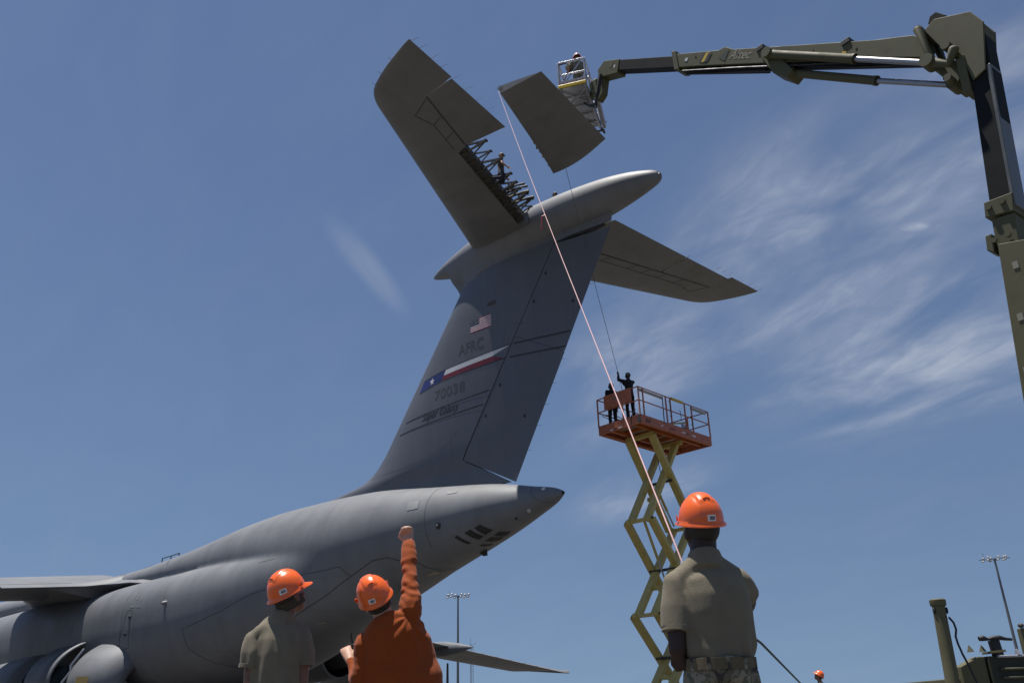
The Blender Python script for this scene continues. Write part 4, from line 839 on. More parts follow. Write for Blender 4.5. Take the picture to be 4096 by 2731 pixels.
# ------------------------------------------------------------------ light masts and lattice tower
M_pole=mat('galvanised_pole',(.16,.16,.165),.5,metal=.3); M_lamp=mat('lamp_housing',(.36,.36,.36),.4,metal=.4)
def light_mast(px,py,hgt,lean,lbl,wide):
    p=at(px,py,Z=hgt); mroot=empty('light_mast',(p.x,p.y,0),0,label=lbl,category='light mast',group='floodlight masts around the apron')
    MB().ell([((0,0,0),.42,.42),((0,0,1.5),.34,.34),((0,0,hgt),.17,.17)],14).build('mast_pole',M_pole,mroot,smooth=40)
    MB().ell([((0,0,hgt-.35),.3,.3),((0,0,hgt+.1),.3,.3)],12).build('mast_collar',M_pole,mroot)
    yaw=math.atan2(p.y,p.x)-math.pi/2
    arms=[(-2.3,.1),(-1.5,.4),(-.7,-.2),(.7,.1),(1.5,.5),(2.3,-.2)]
    MB().beam((-2.6*math.cos(yaw),-2.6*math.sin(yaw),hgt),(2.6*math.cos(yaw),2.6*math.sin(yaw),hgt),.12,.12).build('lamp_crossbar',M_pole,mroot)
    for i,(x,d) in enumerate(arms):
        for dz in (-.28,.28):
            c=Vector((x*wide*math.cos(yaw)+.3*dz,x*wide*math.sin(yaw)-d,hgt+dz+.15*(i%2)))
            h=MB().ell([(c+Vector((0,0,.15)),.08,.08),(c+Vector((0,0,.08)),.24,.24),(c+Vector((.03,-.05,-.10)),.30,.30)],12).build('flood_lamp',M_lamp,mroot,smooth=40)
    MB().tube((-1.9,0,hgt),(-2.0,0,hgt+1.3),.03,n=5).build('lightning_rod',M_pole,mroot)
light_mast(1052,1368,26,0,'distant floodlight mast seen between the raised-arm worker and the scissor lift',1.0)
light_mast(2284,1283,26,0,'distant floodlight mast at the right above the olive truck',.85)
tp=at(1083,1478,Z=30); TR=empty('radio_tower',(tp.x,tp.y,0),0,label='slender lattice radio tower far behind the wing tip',category='radio tower')
for k in range(3):
    a=k*2.094+.4; MB().tube((.75*math.cos(a),.75*math.sin(a),0),(.75*math.cos(a),.75*math.sin(a),30),.07,n=5).build('tower_leg',M_pole,TR)
for i in range(26):
    for k in range(3):
        a,b=k*2.094+.4,(k+1)*2.094+.4; z=i*1.15
        MB().tube((.75*math.cos(a),.75*math.sin(a),z),(.75*math.cos(b),.75*math.sin(b),z+1.15),.045,n=4).build('tower_brace',M_pole,TR)
MB().tube((-.4,0,30),(-.4,0,32.5),.06,n=5).build('tower_aerial',M_pole,TR); MB().tube((1.4,0,29.6),(1.9,0,31),.05,n=5).build('tower_aerial',M_pole,TR)
# slim dark post in front of the far wing
pp=at(1028,1522,Y=24); PO=empty('dark_post',(pp.x,pp.y,0),0,label='slim dark post with a stepped foot below the far wing tip',category='post')
MB().ell([((0,0,0),.05,.05),((0,0,pp.z-.75),.045,.045),((0,0,pp.z-.70),.038,.038),((0,0,pp.z-.1),.028,.028),((0,0,pp.z),.026,.026)],12).build('post_body',M_black,PO,smooth=30)
MB().ell([((-.09,0,pp.z-.72),.05,.05),((.09,0,pp.z-.72),.05,.05)],10).build('post_clamp',M_dark,PO)
# ------------------------------------------------------------------ people
def A(px,py,Y): return at(px,py,Y=Y,s=1.0)
def fuse(name,mb,m,parent,vox=0.012,smooth=4,disp=None):
    """one continuous skin grown over overlapping closed shapes"""
    me=bpy.data.meshes.new(name); me.from_pydata(mb.v,[],mb.f)
    bm=bmesh.new(); bm.from_mesh(me); bmesh.ops.recalc_face_normals(bm,faces=bm.faces); bm.to_mesh(me); bm.free()
    o=bpy.data.objects.new(name,me); COL.objects.link(o)
    r=o.modifiers.new('r','REMESH'); r.mode='VOXEL'; r.voxel_size=vox
    s=o.modifiers.new('s','SMOOTH'); s.factor=0.5; s.iterations=smooth
    dg=bpy.context.evaluated_depsgraph_get(); ev=o.evaluated_get(dg); nm=bpy.data.meshes.new_from_object(ev); o.modifiers.clear()
    o.data=nm; bpy.data.meshes.remove(me); nm.name=name; nm.materials.clear(); nm.materials.append(m)
    if disp:
        ns=[v.normal.copy() for v in nm.vertices]
        for v,n_ in zip(nm.vertices,ns): v.co+=n_*disp(v.co)
    nm.shade_smooth(); o.parent=parent
    return o
def cloth(name,col,bump=0.3):
    m=mat(name,col,0.85,var=0.10,scale=14,bump=bump,bscale=260,spec=0.2,sheen=0.12); t=m.node_tree; b=t.nodes['Principled BSDF']; b1=b.inputs['Normal'].links[0].from_node
    co=t.nodes.new('ShaderNodeTexCoord'); mp=t.nodes.new('ShaderNodeMapping'); mp.inputs['Scale'].default_value=(1,1,.45); t.links.new(co.outputs['Object'],mp.inputs['Vector'])
    nz=t.nodes.new('ShaderNodeTexNoise'); nz.noise_type='RIDGED_MULTIFRACTAL'; nz.inputs['Scale'].default_value=5.5; nz.inputs['Detail'].default_value=3; nz.inputs['Distortion'].default_value=1.2; t.links.new(mp.outputs[0],nz.inputs['Vector'])
    bp=t.nodes.new('ShaderNodeBump'); bp.inputs['Strength'].default_value=.45; bp.inputs['Distance'].default_value=.012; t.links.new(nz.outputs['Fac'],bp.inputs['Height']); t.links.new(bp.outputs[0],b1.inputs['Normal']); return m
M_tanshirt=cloth('tan_cotton',(0.178,0.155,0.110)); M_orangeshirt=cloth('rust_orange_knit',(0.29,0.058,0.009)); M_navycloth=cloth('black_coverall',(0.012,0.012,0.016)); M_greycloth=cloth('grey_brown_cloth',(0.07,0.06,0.05)); M_belt=cloth('tan_webbing',(0.13,0.105,0.065))
M_denim=cloth('dark_blue_trousers',(0.02,0.024,0.045))
SKIN=lambda n,c: mat(n,c,0.5,var=0.08,scale=25,spec=0.35)
M_skinD=SKIN('dark_brown_skin',(0.040,0.022,0.016)); M_skinL=SKIN('fair_skin',(0.50,0.29,0.20)); M_skinM=SKIN('tanned_skin',(0.26,0.125,0.08))
M_hair=mat('dark_hair',(0.015,0.012,0.01),0.6,var=0.3,scale=60); M_hairB=mat('brown_hair',(0.05,0.03,0.018),0.6,var=0.3,scale=60)
M_boot=mat('tan_boot',(0.12,0.085,0.05),0.7)
def camo():
    m=bpy.data.materials.new('camouflage_cloth'); m.use_nodes=True; t=m.node_tree; b=t.nodes['Principled BSDF']; b.inputs['Roughness'].default_value=.9
    co=t.nodes.new('ShaderNodeTexCoord'); nz=t.nodes.new('ShaderNodeTexNoise'); nz.inputs['Scale'].default_value=13; nz.inputs['Detail'].default_value=3; nz.inputs['Distortion'].default_value=.8
    t.links.new(co.outputs['Object'],nz.inputs['Vector']); r=t.nodes.new('ShaderNodeValToRGB'); r.color_ramp.interpolation='CONSTANT'
    e=r.color_ramp.elements; e[0].position=0; e[0].color=(.05,.042,.035,1); e[1].position=.40; e[1].color=(.12,.11,.075,1)
    for p,c in ((.49,(.20,.18,.13,1)),(.56,(.10,.11,.075,1)),(.63,(.24,.22,.17,1))): k=e.new(p); k.color=c
    t.links.new(nz.outputs['Fac'],r.inputs['Fac']); t.links.new(r.outputs[0],b.inputs['Base Color']); return m
M_camo=camo()
def hand(mb,w,d,side,curl,s=1.0):
    """w wrist, d hand direction, side: towards the thumb; curl in radians per joint"""
    d=Vector(d).normalized(); side=Vector(side); side=(side-d*side.dot(d)).normalized(); n_=d.cross(side).normalized()
    mb.ell([(w-d*.03*s,.027*s,.022*s),(w+d*.03*s,.036*s,.020*s),(w+d*.075*s,.041*s,.018*s),(w+d*.092*s,.036*s,.014*s)],12,up=n_)
    for i,(o,l) in enumerate(((.029,.078),(.010,.086),(-.010,.080),(-.029,.062))):
        p=w+d*.085*s+side*o*s; dd=d.copy(); pts=[(p-d*.02*s,.0095*s,.0095*s)]
        for k,f in enumerate((.42,.32,.26)):
            a=curl*(.7 if k==0 else 1.0); dd=(dd*math.cos(a)+n_*math.sin(a)).normalized(); n2=side.cross(dd)*-1
            p=p+dd*l*f*s*1.05; pts.append((p,.0088*s-.0006*k,.0088*s-.0006*k)); 
            # keep bending in the same plane
            nn=(n_-dd*n_.dot(dd)); n_k=nn.normalized() if nn.length>1e-4 else n_
            if k<2: d_keep=dd
            n_=n_k if k<2 else n_
        n_=d.cross(side).normalized()
        mb.ell(pts,8,round_ends=True)
    t0=w+d*.02*s+side*.028*s; t1=t0+(side*.75+d*.75+n_*.3*min(1,curl)).normalized()*.042*s; t2=t1+(d*.8+side*(.35-.7*min(1,curl))+n_*.5*min(1,curl)).normalized()*.032*s
    mb.ell([(t0,.014*s,.014*s),(t1,.0115*s,.0115*s),(t2,.0095*s,.0095*s)],8,round_ends=True)
def basis(f,u):
    f=Vector(f).normalized(); u=Vector(u); r=f.cross(u).normalized(); u=r.cross(f).normalized(); return Matrix((r,f,u)).transposed()
def head_shapes(mb,c,B,s=1.0):
    T=lambda x,y,z: c+B@(Vector((x,y,z))*s)
    mb.ball(T(0,-.012,.022),(.077*s,.098*s,.098*s),16,10,B); mb.ball(T(0,.030,-.045),(.056*s,.062*s,.072*s),14,8,B); mb.ball(T(0,.062,-.085),(.028*s,.022*s,.022*s),10,6,B)
    mb.ell([(T(0,.088,.018),.008*s,.010*s),(T(0,.106,-.022),.015*s,.013*s)],8,round_ends=True)
    mb.ball(T(0,.086,-.058),(.024*s,.010*s,.010*s),10,6,B); mb.ball(T(0,.080,.032),(.055*s,.018*s,.012*s),10,6,B)
    for sx in (-1,1):
        mb.ball(T(sx*.079,-.005,-.012),(.010*s,.022*s,.032*s),8,6,B); mb.ball(T(sx*.030,.082,.006),(.013*s,.008*s,.009*s),8,6,B); mb.ball(T(sx*.045,.06,-.025),(.022*s,.02*s,.022*s),8,6,B)
def hard_hat(parent,c,B,s=1.0,m=None,sticker=True,fine=True,peak=.055):
    """c: centre of the rim; x right, y front, z up"""
    na,ne=(64,22) if fine else (24,10); rings=[]
    def P(ph,e):
        a,b,h=.142,.120,.160; x=b*math.sin(ph)*math.cos(e); y=a*math.cos(ph)*math.cos(e); z=h*math.sin(e)**.92
        k=1.0
        up=sstep(e,.35,.75)
        if y>-.09: 
            k+=.030*up*(sstep(abs(x),.050,.040))            # broad crest
            k-=.012*up*math.exp(-((abs(x)-.050)/.006)**2)
        return Vector((x*k,y*k,z*(1+(k-1)*1.0)))
    def rim(ph):
        f=max(0,math.cos(ph)); bk=max(0,-math.cos(ph)); return .010+peak*f**3+.010*bk**2
    for t in (0,1):
        pass
    outer=[]
    r0=[];r1=[];r2=[]
    for k in range(na):
        ph=2*math.pi*k/na; p=P(ph,0); d=Vector((p.x,p.y,0)).normalized(); w_=rim(ph); dz=-.012*max(0,math.cos(ph))**2
        r0.append(p*.965+Vector((0,0,-.008))); r1.append(p+d*w_+Vector((0,0,-.014+dz))); r2.append(p+d*w_*.96+Vector((0,0,-.006+dz)))
    rings=[r0,r1,r2]
    for i in range(ne+1):
        e=.03+(math.pi/2-.03-.01)*i/ne; rings.append([P(2*math.pi*k/na,e) for k in range(na)])
    mb=MB().loft([[c+B@(p*s) for p in r] for r in rings],cap=False); n0=len(mb.f)
    top=[len(mb.v)-na+k for k in range(na)]; mb.f.append(tuple(top))
    o=mb.build('hard_hat',m or M_hat,parent,smooth=60)
    if fine:
        for sx in (-1,1):    # side slots and rear arc
            MB().ell([(c+B@(Vector((sx*.121,.045,.012))*s),.006*s,.016*s),(c+B@(Vector((sx*.124,.045,.040))*s),.003*s,.010*s)],8).build('hat_slot',m or M_hat,o,smooth=50)
        mb2=MB(); pts=[]
        for k in range(9):
            ph=math.pi+(-.24+.06*k); pts.append((c+B@(P(ph,.95+.05*math.cos((k-4)*.35))*1.012*s),.004*s,.004*s))
        mb2.ell(pts,6,round_ends=True).build('hat_ridge',m or M_hat,o,smooth=50)
    if sticker:
        def quad(u0,u1,v0,v1,off,mm,nm):
            vs=[]; n=5
            for i in range(n+1):
                for j in (0,1): vs.append(c+B@(P(math.pi+sticker*(u0+(u1-u0)*i/n),v0+(v1-v0)*j)*off*s))
            MB().add(vs,[(2*i,2*i+1,2*i+3,2*i+2) for i in range(n)]).build(nm,mm,o)
        c0=.0 if sticker is True else 0
        quad(-.20+STK,.20+STK,.10,.30,1.012,M_sticker,'hat_sticker')
        for q in (-.12,-.07,-.015,.03,.085): quad(q-.016+STK,q+.016+STK,.14,.25,1.018,M_black,'sticker_bar')
    return o
STK=0.0
def torso_tube(mb,rings,fwd,infl=0.0): mb.ell([(p,rx+infl,ry+infl) for p,rx,ry in rings],24,up=fwd,round_ends=False)
def wr(p,sc,seed): return noise.noise(Vector((p.x*sc[0]+seed,p.y*sc[1],p.z*sc[2])))
def person(label,J,fwd,skin,shirt,trousers,sleeve='short',hat=M_hat,hatpeak=.055,hair=M_hair,torso=None,fine=True,s=1.0,belt=None,group=None,disp=None,legs=True,sticker=True,curl=(.5,.5),thumbs=None,boots=M_boot,collar=None,cap=None,sl_r=(.072,.058),hat_off=(0,-.005,.040),headk=1.0,trap=.0,handk=1.0,hatk=1.0,hems='LR'):
    fwd=Vector(fwd).normalized(); foot=(J['anL']+J['anR'])/2
    root=empty('person',(foot.x,foot.y,foot.z-.08*s),0,label=label,category='person')
    if group: root['group']=group
    inv=Vector(root.location)
    vox=.010 if fine else .022
    def loc(mb): mb.v=[tuple(Vector(v)-inv) for v in mb.v]; return mb
    B=basis(J['hf'],J['hu']); pel,neck=J['pel'],J['neck']
    if torso is None:
        ax=neck-pel; torso=[(pel+ax*t,rx*s,ry*s) for t,rx,ry in ((-.08,.15,.11),(.0,.165,.12),(.18,.152,.108),(.38,.150,.105),(.6,.168,.115),(.78,.182,.112),(.90,.15,.095),(.97,.085,.07))]
    # skin: one continuous body
    mb=MB(); hs=s*headk; head_shapes(mb,J['head'],B,hs)
    mb.ell([(neck-Vector((0,0,.06*s)),.072*s,.070*s),(neck+ (J['head']-neck)*.35,.064*hs,.066*hs),(J['head']+B@Vector((0,-.02,-.03))*hs,.064*hs,.070*hs)],16,up=fwd)
    torso_tube(mb,torso,fwd,-.012*s)
    for S_ in 'LR':
        a,e,w_=J['sh'+S_],J['el'+S_],J['wr'+S_]
        mb.ell([(a,.052*s,.052*s),(a.lerp(e,.35),.052*s,.052*s),(a.lerp(e,.60),.052*s,.052*s),(a.lerp(e,.88),.044*s,.044*s),(e,.042*s,.042*s),(e.lerp(w_,.22),.044*s,.042*s),(e.lerp(w_,.7),.031*s,.028*s),(w_,.026*s,.022*s)],14,round_ends=True)
        th=(thumbs or {}).get(S_); side=Vector(th) if th else (fwd if abs((w_-e).normalized().dot(fwd))<.7 else Vector((0,0,1)))
        hand(mb,w_,w_-e,side,curl[0] if S_=='L' else curl[1],s*handk)
        h,k,an=J['hip'+S_],J['kn'+S_],J['an'+S_]; mb.ell([(h,.075*s,.08*s),(k,.05*s,.052*s),(an,.035*s,.04*s)],12)
    body=fuse('body',loc(mb),skin,root,vox if fine else .014,3)
    # shirt
    sm=MB(); torso_tube(sm,torso,fwd,.004*s); nd=(J['head']-neck).normalized(); sm.ell([(neck-nd*.07*s,.095*s,.090*s),(neck-nd*.02*s,.084*hs,.082*hs),(neck+nd*(.012*s+trap*.5),.076*hs,.076*hs)],20,up=fwd)
    for S_ in 'LR':
        a,e,w_=J['sh'+S_],J['el'+S_],J['wr'+S_]; inn=a.lerp(neck-Vector((0,0,.05*s)),.45)
        sm.ell([(neck-Vector((0,0,.035*s-trap)),.050*s,.060*s),((neck-Vector((0,0,.035*s-trap))).lerp(a,.5)+Vector((0,0,.0)),.056*s,.068*s),(a,.060*s,.068*s)],16,up=fwd,round_ends=True)
        if sleeve=='short':
            q=a.lerp(e,.60); sm.ell([(a.lerp(inn,.5),.056*s,.066*s),(a,.064*s,.070*s),(a.lerp(e,.3),sl_r[0]*.95*s,sl_r[0]*s),(q,sl_r[0]*.93*s,sl_r[0]*.98*s)],18,up=fwd,round_ends=False); sm.ball(a+Vector((0,0,.0)),(.066*s,.066*s,.066*s))
        else:
            pts=[(a.lerp(inn,.5),.058*s,.068*s),(a,.070*s,.076*s)]; N_=30
            for k in range(1,N_+1):
                t=k/N_; p=a.lerp(e,t*2) if t<.5 else e.lerp(w_,(t-.5)*2*.97); r_=(sl_r[0]-(sl_r[0]-sl_r[1])*min(1,t*2))*s if t<.5 else (sl_r[1]-.018*(t-.5)*2)*s
                wv=math.sin(k*2.35+.9*math.sin(k*1.3))*.0020*s*(1.0 if t<.75 else .5); pts.append((p,r_+wv,r_+wv*.8))
            sm.ell(pts,20)
    shirt_o=fuse('shirt',loc(sm),shirt,root,vox if fine else .02,3,(lambda p:disp(p+inv)) if disp else None)
    if fine and sleeve=='short':
        for S_ in hems:
            a,e=J['sh'+S_],J['el'+S_]; q=a.lerp(e,.60)-inv; dd=(e-a).normalized(); MB().ell([(q-dd*.020,sl_r[0]*.93+.001,sl_r[0]*.98+.001),(q-dd*.019,sl_r[0]*.93+.004,sl_r[0]*.98+.004),(q+dd*.004,sl_r[0]*.93+.004,sl_r[0]*.98+.004),(q+dd*.006,sl_r[0]*.93-.004,sl_r[0]*.98-.004)],30,up=fwd,cap=False).build('sleeve_hem',shirt,shirt_o,smooth=50)
    if collar:
        cc,rx,ry,ct=collar; MB().ell([((cc[0]-inv)+ct*h_,rx+o_,ry+o_) for h_,o_ in ((-.012,.006),(.0,.008),(.010,.006),(.016,-.002),(.017,-.010))],28,up=fwd,cap=False).build('collar',shirt,shirt_o,smooth=60)
    # trousers
    if legs:
        tm=MB(); hp=(J['hipL']+J['hipR'])/2; tm.ell([(pel+Vector((0,0,.045*s)),.158*s,.118*s),(pel-Vector((0,0,.03*s)),.172*s,.125*s),(hp-Vector((0,0,.06*s)),.165*s,.115*s)],22,up=fwd)
        for S_ in 'LR':
            h,k,an=J['hip'+S_],J['kn'+S_],J['an'+S_]; tm.ell([(h,.088*s,.098*s),(h.lerp(k,.5),.082*s,.085*s),(k,.066*s,.068*s),(k.lerp(an,.5),.062*s,.066*s),(an,.058*s,.062*s)],16,up=fwd)
        tr=fuse('trousers',loc(tm),trousers,root,vox*1.3 if fine else .024,3,(lambda p:.006*wr(p+inv,(9,9,14),3)) if fine else None)
        for S_ in 'LR':
            an=J['an'+S_]; b=MB().ell([(an-fwd*.05*s+Vector((0,0,-.04*s)),.042*s,.045*s),(an+fwd*.06*s+Vector((0,0,-.05*s)),.048*s,.036*s),(an+fwd*.17*s+Vector((0,0,-.06*s)),.045*s,.026*s)],12,round_ends=True); b.ell([(an-Vector((0,0,.05*s)),.046*s,.05*s),(an+Vector((0,0,.10*s)),.05*s,.055*s)],12); fuse('boot',loc(b),boots,root,.02,2)
    if belt:
        (bc,rx,ry,bz,bm_)=belt; MB().ell([(bc-inv+Vector((0,0,z_)),rx+o_,ry+o_) for z_,o_ in ((-bz,-.006),(-bz+.001,.004),(bz-.001,.004),(bz,-.006))],40,up=fwd,cap=False).build('belt',bm_,root,smooth=30)
        for k in range(5):
            a_=math.pi*(.16+.17*k)+math.pi; lat=fwd.cross(Vector((0,0,1))); p=bc-inv+lat*math.cos(a_)*(rx+.003)+fwd*math.sin(a_)*(ry+.003); MB().box(p,(.018,.010,bz*2.2)).build('belt_loop',trousers,root)
    # hair fringe below the hat
    if hair:
        hm=MB(); hm.ball(J['head']+B@Vector((0,-.024,.022))*hs,(.081*hs,.098*hs,.096*hs),16,10,B); ho=fuse('hair',loc(hm),hair,root,.016,1)
    if hat:
        hc=J['head']-inv+B@(Vector(hat_off)*s); hard_hat(root,hc,B,s*hatk,hat,sticker,fine,hatpeak)
    elif cap:
        c0=J['head']-inv; mbc=MB().ball(c0+B@Vector((0,-.01,.055))*s,(.085*s,.105*s,.075*s),14,8,B); mbc.ell([(c0+B@Vector((0,.07,.06))*s,.07*s,.008*s),(c0+B@Vector((0,.15,.05))*s,.05*s,.006*s)],12); fuse('cap',mbc,cap,root,.014,1)
    return root,inv,B,body
def stand(base,ang,s=1.0,**ov):
    """joints of a standing figure; ov are overrides in local (right, forward, up)"""
    D=dict(pel=(0,0,.98),neck=(0,-.01,1.50),head=(0,.02,1.66),shL=(-.185,0,1.43),shR=(.185,0,1.43),elL=(-.23,-.02,1.13),elR=(.23,-.02,1.13),wrL=(-.25,.08,.89),wrR=(.25,.08,.89),
           hipL=(-.09,0,.92),hipR=(.09,0,.92),knL=(-.11,.03,.50),knR=(.11,.03,.50),anL=(-.12,0,.09),anR=(.12,0,.09),hf=(0,1,.0),hu=(0,0,1))
    D.update(ov); ca,sa=math.cos(ang),math.sin(ang); f=Vector((-sa,ca,0)); r_=Vector((ca,sa,0)); J={}
    for k,v in D.items():
        v=Vector(v); q=r_*v.x+f*v.y+Vector((0,0,1))*v.z; J[k]=q if k in('hf','hu') else Vector(base)+q*s
    return J,f
# --- the rope handler on the right -------------------------------------------------
def rows(px_rows,Y,depth):
    out=[]
    for (y,xl,xr),d in zip(px_rows,depth):
        a,b=A(xl,y,Y),A(xr,y,Y); out.append(((a+b)/2+Vector((0,d[1],0)),(b-a).length/2,d[0]))
    return out
Y3=4.40
J3=dict(pel=A(2882,2665,Y3),neck=A(2818,2228,Y3),head=A(2803,2122,Y3+.03),shL=A(2705,2335,Y3),shR=A(2948,2322,Y3+.02),elL=A(2714,2652,Y3-.03),elR=A(2998,2420,Y3+.24),
    wrL=A(2775,2480,Y3+.30),wrR=A(2790,2330,Y3+.42),hf=(-.22,.92,.30),hu=(-.03,-.28,1))
g3=A(2882,2665,Y3); 
for S_,sx in (('L',-1),('R',1)):
    J3['hip'+S_]=Vector((g3.x+sx*.095,Y3,.93)); J3['kn'+S_]=Vector((g3.x+sx*.13,Y3+.03,.50)); J3['an'+S_]=Vector((g3.x+sx*.15,Y3,.09))
t3=rows([(2646,2742,3010),(2634,2736,3016),(2612,2730,3022),(2560,2728,3030),(2500,2722,3022),(2440,2712,3010),(2380,2705,2998),(2325,2705,2975),(2285,2730,2935),(2252,2765,2880)],Y3,[(.122,.02),(.122,.02),(.128,.02),(.128,.018),(.124,.012),(.125,.006),(.124,.005),(.112,.01),(.09,.02),(.065,.02)])
def d3(p):
    z=p.z; k=.013*wr(p,(8,8,1.4),1.0)*sstep(z,1.42,1.15)
    k+=.006*wr(Vector((p.x+.35*z,p.y,z)),(7,5,11),5.0)*sstep(z,1.16,1.02)+.006*math.sin(p.x*70+18*(z-1)+5*wr(p,(5,5,3),7))*sstep(z,1.14,1.02)+.005*math.sin((p.x-1.15)*40+z*22+4*wr(p,(4,4,4),9))*sstep(p.x,1.12,1.22)*sstep(z,1.05,1.2)
    if p.x<.86: k+=.006*wr(Vector((p.x+.3*z,p.y,z)),(34,12,4),9.0)*sstep(z,1.22,1.3)
    return k
STK=0.0
p3=person('person in tan T-shirt and orange hard hat gripping the pink rope, seen from behind',J3,(-.10,1,0),M_skinD,M_tanshirt,M_camo,torso=t3,disp=d3,
    belt=(A(2878,2656,Y3),A(3016,2656,Y3).x/2-A(2737,2656,Y3).x/2+.004,.130,.026,M_belt),curl=(1.15,1.15),collar=((A(2822,2243,Y3)+Vector((0,.03,0)),),.083,.078,Vector((-.15,-.25,1)).normalized()),sl_r=(.080,.06),hat_off=(0,-.012,.046),headk=1.06,trap=.035,hatk=.93,hems='L')
# --- left man in tan T-shirt ----------------------------------------------------------
Y1=6.20
J1=dict(pel=A(1105,2860,Y1),neck=A(1135,2462,Y1),head=A(1160,2388,Y1+.02),shL=A(1022,2552,Y1-.02),shR=A(1207,2540,Y1+.06),elL=A(996,2745,Y1-.02),elR=A(1207,2742,Y1+.05),
    wrL=A(1000,2860,Y1+.12),wrR=A(1220,2860,Y1+.2),hf=(.56,.68,.52),hu=(-.34,-.36,1))
g1=J1['pel']
for S_,sx in (('L',-1),('R',1)):
    J1['hip'+S_]=Vector((g1.x+sx*.09,Y1,.92)); J1['kn'+S_]=Vector((g1.x+sx*.12,Y1+.03,.50)); J1['an'+S_]=Vector((g1.x+sx*.13,Y1,.09))
t1=rows([(2880,1000,1205),(2820,998,1205),(2740,996,1205),(2680,994,1205),(2620,993,1208),(2565,1000,1210),(2520,1020,1205),(2490,1048,1190),(2466,1085,1175)],Y1,[(.125,0),(.125,0),(.120,0),(.122,0),(.125,0),(.12,0),(.11,.01),(.09,.02),(.06,.02)])
def d1(p):
    k=.024*wr(Vector((p.x+.15*p.z,p.y,p.z)),(15,8,1.4),21)*sstep(p.z,1.42,1.15)
    if p.x>-1.60: k+=.010*wr(Vector((p.x-.5*p.z,p.y,p.z)),(22,10,6),8)*sstep(p.z,1.2,1.28)
    k+=.007*math.sin(p.x*62+4*wr(p,(4,4,2),3))*sstep(p.x,-1.62,-1.74)*sstep(p.z,1.46,1.30)
    return k
M_skinT=mat('tattooed_skin',(0.20,0.10,0.07),.5,var=.1,scale=25,dirt=((.05,.035,.03),16,.5,.62,.75))
STK=-.85
p1=person('person in tan T-shirt and orange hard hat watching, tattooed right arm, leftmost on the ground',J1,(.35,1,0),M_skinT,M_tanshirt,M_camo,torso=t1,disp=d1,curl=(.5,.5),
    collar=((A(1132,2468,Y1)+Vector((0,.02,0)),),.080,.075,Vector((.05,-.1,1)).normalized()),sl_r=(.088,.075),hat_off=(0,-.005,.042),hatpeak=.055,headk=1.08,trap=.02,s=1.0)
# --- man in orange pointing up -----------------------------------------------------------
Y2=6.25
J2=dict(pel=A(1610,2880,Y2),neck=A(1545,2478,Y2),head=A(1508,2405,Y2+.02),shL=A(1462,2568,Y2),shR=A(1645,2462,Y2),elR=A(1640,2300,Y2+.10),wrR=A(1634,2168,Y2+.22),
    elL=A(1440,2745,Y2+.02),wrL=A(1398,2634,Y2+.16),hf=(-.40,.80,.42),hu=(-.52,-.34,1))
g2=J2['pel']
for S_,sx in (('L',-1),('R',1)):
    J2['hip'+S_]=Vector((g2.x+sx*.09,Y2,.90)); J2['kn'+S_]=Vector((g2.x+sx*.13,Y2+.03,.48)); J2['an'+S_]=Vector((g2.x+sx*.14,Y2,.09))
t2=rows([(2900,1485,1775),(2800,1478,1772),(2735,1470,1766),(2665,1455,1746),(2600,1445,1733),(2550,1446,1722),(2510,1465,1708),(2480,1490,1690),(2455,1520,1660)],Y2,[(.155,.065),(.158,.066),(.155,.060),(.148,.048),(.14,.034),(.13,.018),(.115,.008),(.095,.005),(.07,.015)])
def d2(p):
    k=.020*wr(Vector((p.x*.5-p.z*.9,p.y,p.x+p.z*.4)),(9,4,2.5),4)
    dS=(p-J2['shR']); dd_=dS.length; k+=.009*math.sin(11*math.atan2(dS.z,dS.x)+3*wr(p,(5,5,5),2))*math.exp(-dd_/.22)*sstep(dd_,.05,.14)*(1-sstep(p.z,1.5,1.56))
    if p.z>1.50: k+=.0038*math.sin(p.z*95+p.x*30+9*wr(p,(7,7,5),3))*sstep(p.z,1.50,1.58)*(1-.75*sstep(p.z,1.80,1.88))
    if p.x<-1.36: k+=.004*math.sin(p.z*110+6*wr(p,(9,9,9),6))
    return k
STK=.38
p2=person('person in rust orange long-sleeved shirt and orange hard hat, right fist raised to signal',J2,(-.25,1,0),M_skinL,M_orangeshirt,M_denim,sleeve='long',torso=t2,disp=d2,curl=(.85,1.35),
    thumbs=dict(R=(-1,.2,0),L=(.6,.3,.5)),collar=((A(1548,2482,Y2)+Vector((0,.02,0)),),.082,.080,Vector((-.25,-.15,1)).normalized()),hair=M_hairB,hat_off=(0,-.01,.046),hatpeak=.05,headk=1.08,sl_r=(.086,.060),trap=.02,handk=1.15)
# eyewear straps
def strap(root,inv,B,head,m,w_=.016,dz=.0):
    c=head-inv; MB().ell([(c+B@Vector((0,-.014,z_+dz)),.086+o_,.108+o_) for z_,o_ in ((-w_,-.002),(-w_+.001,.002),(w_-.001,.002),(w_,-.002))],30,up=B@Vector((0,1,0)),cap=False).build('glasses_strap',m,root,smooth=30)
strap(p2[0],p2[1],p2[2],J2['head'],M_black,.013,-.022); strap(p1[0],p1[1],p1[2],J1['head'],mat('dark_scarf',(.05,.042,.03),.9),.03,-.035)
# lanyard of the orange-shirted man
MB().path([(A(1475,2522,Y2-.02)-p2[1]),(A(1490,2500,Y2-.03)-p2[1]),(A(1530,2478,Y2-.06)-p2[1]),(A(1570,2455,Y2-.05)-p2[1])],.006,6).build('lanyard',M_black,p2[0],smooth=40)
# radio in his left hand
rp=J2['wrL']+Vector((.02,.045,.05)); RA=empty('handheld_radio',rp-Vector((0,0,.07)),0,label='small black two-way radio with stub aerial in the orange-shirted worker\'s left hand',category='radio')
bevel(MB().box((0,.01,.07),(.045,.028,.11)).build('radio_case',M_black,RA),.006); MB().ell([((-.014,.01,.12),.007,.007),((-.03,.01,.20),.005,.005)],8).build('radio_aerial',M_black,RA,smooth=40)
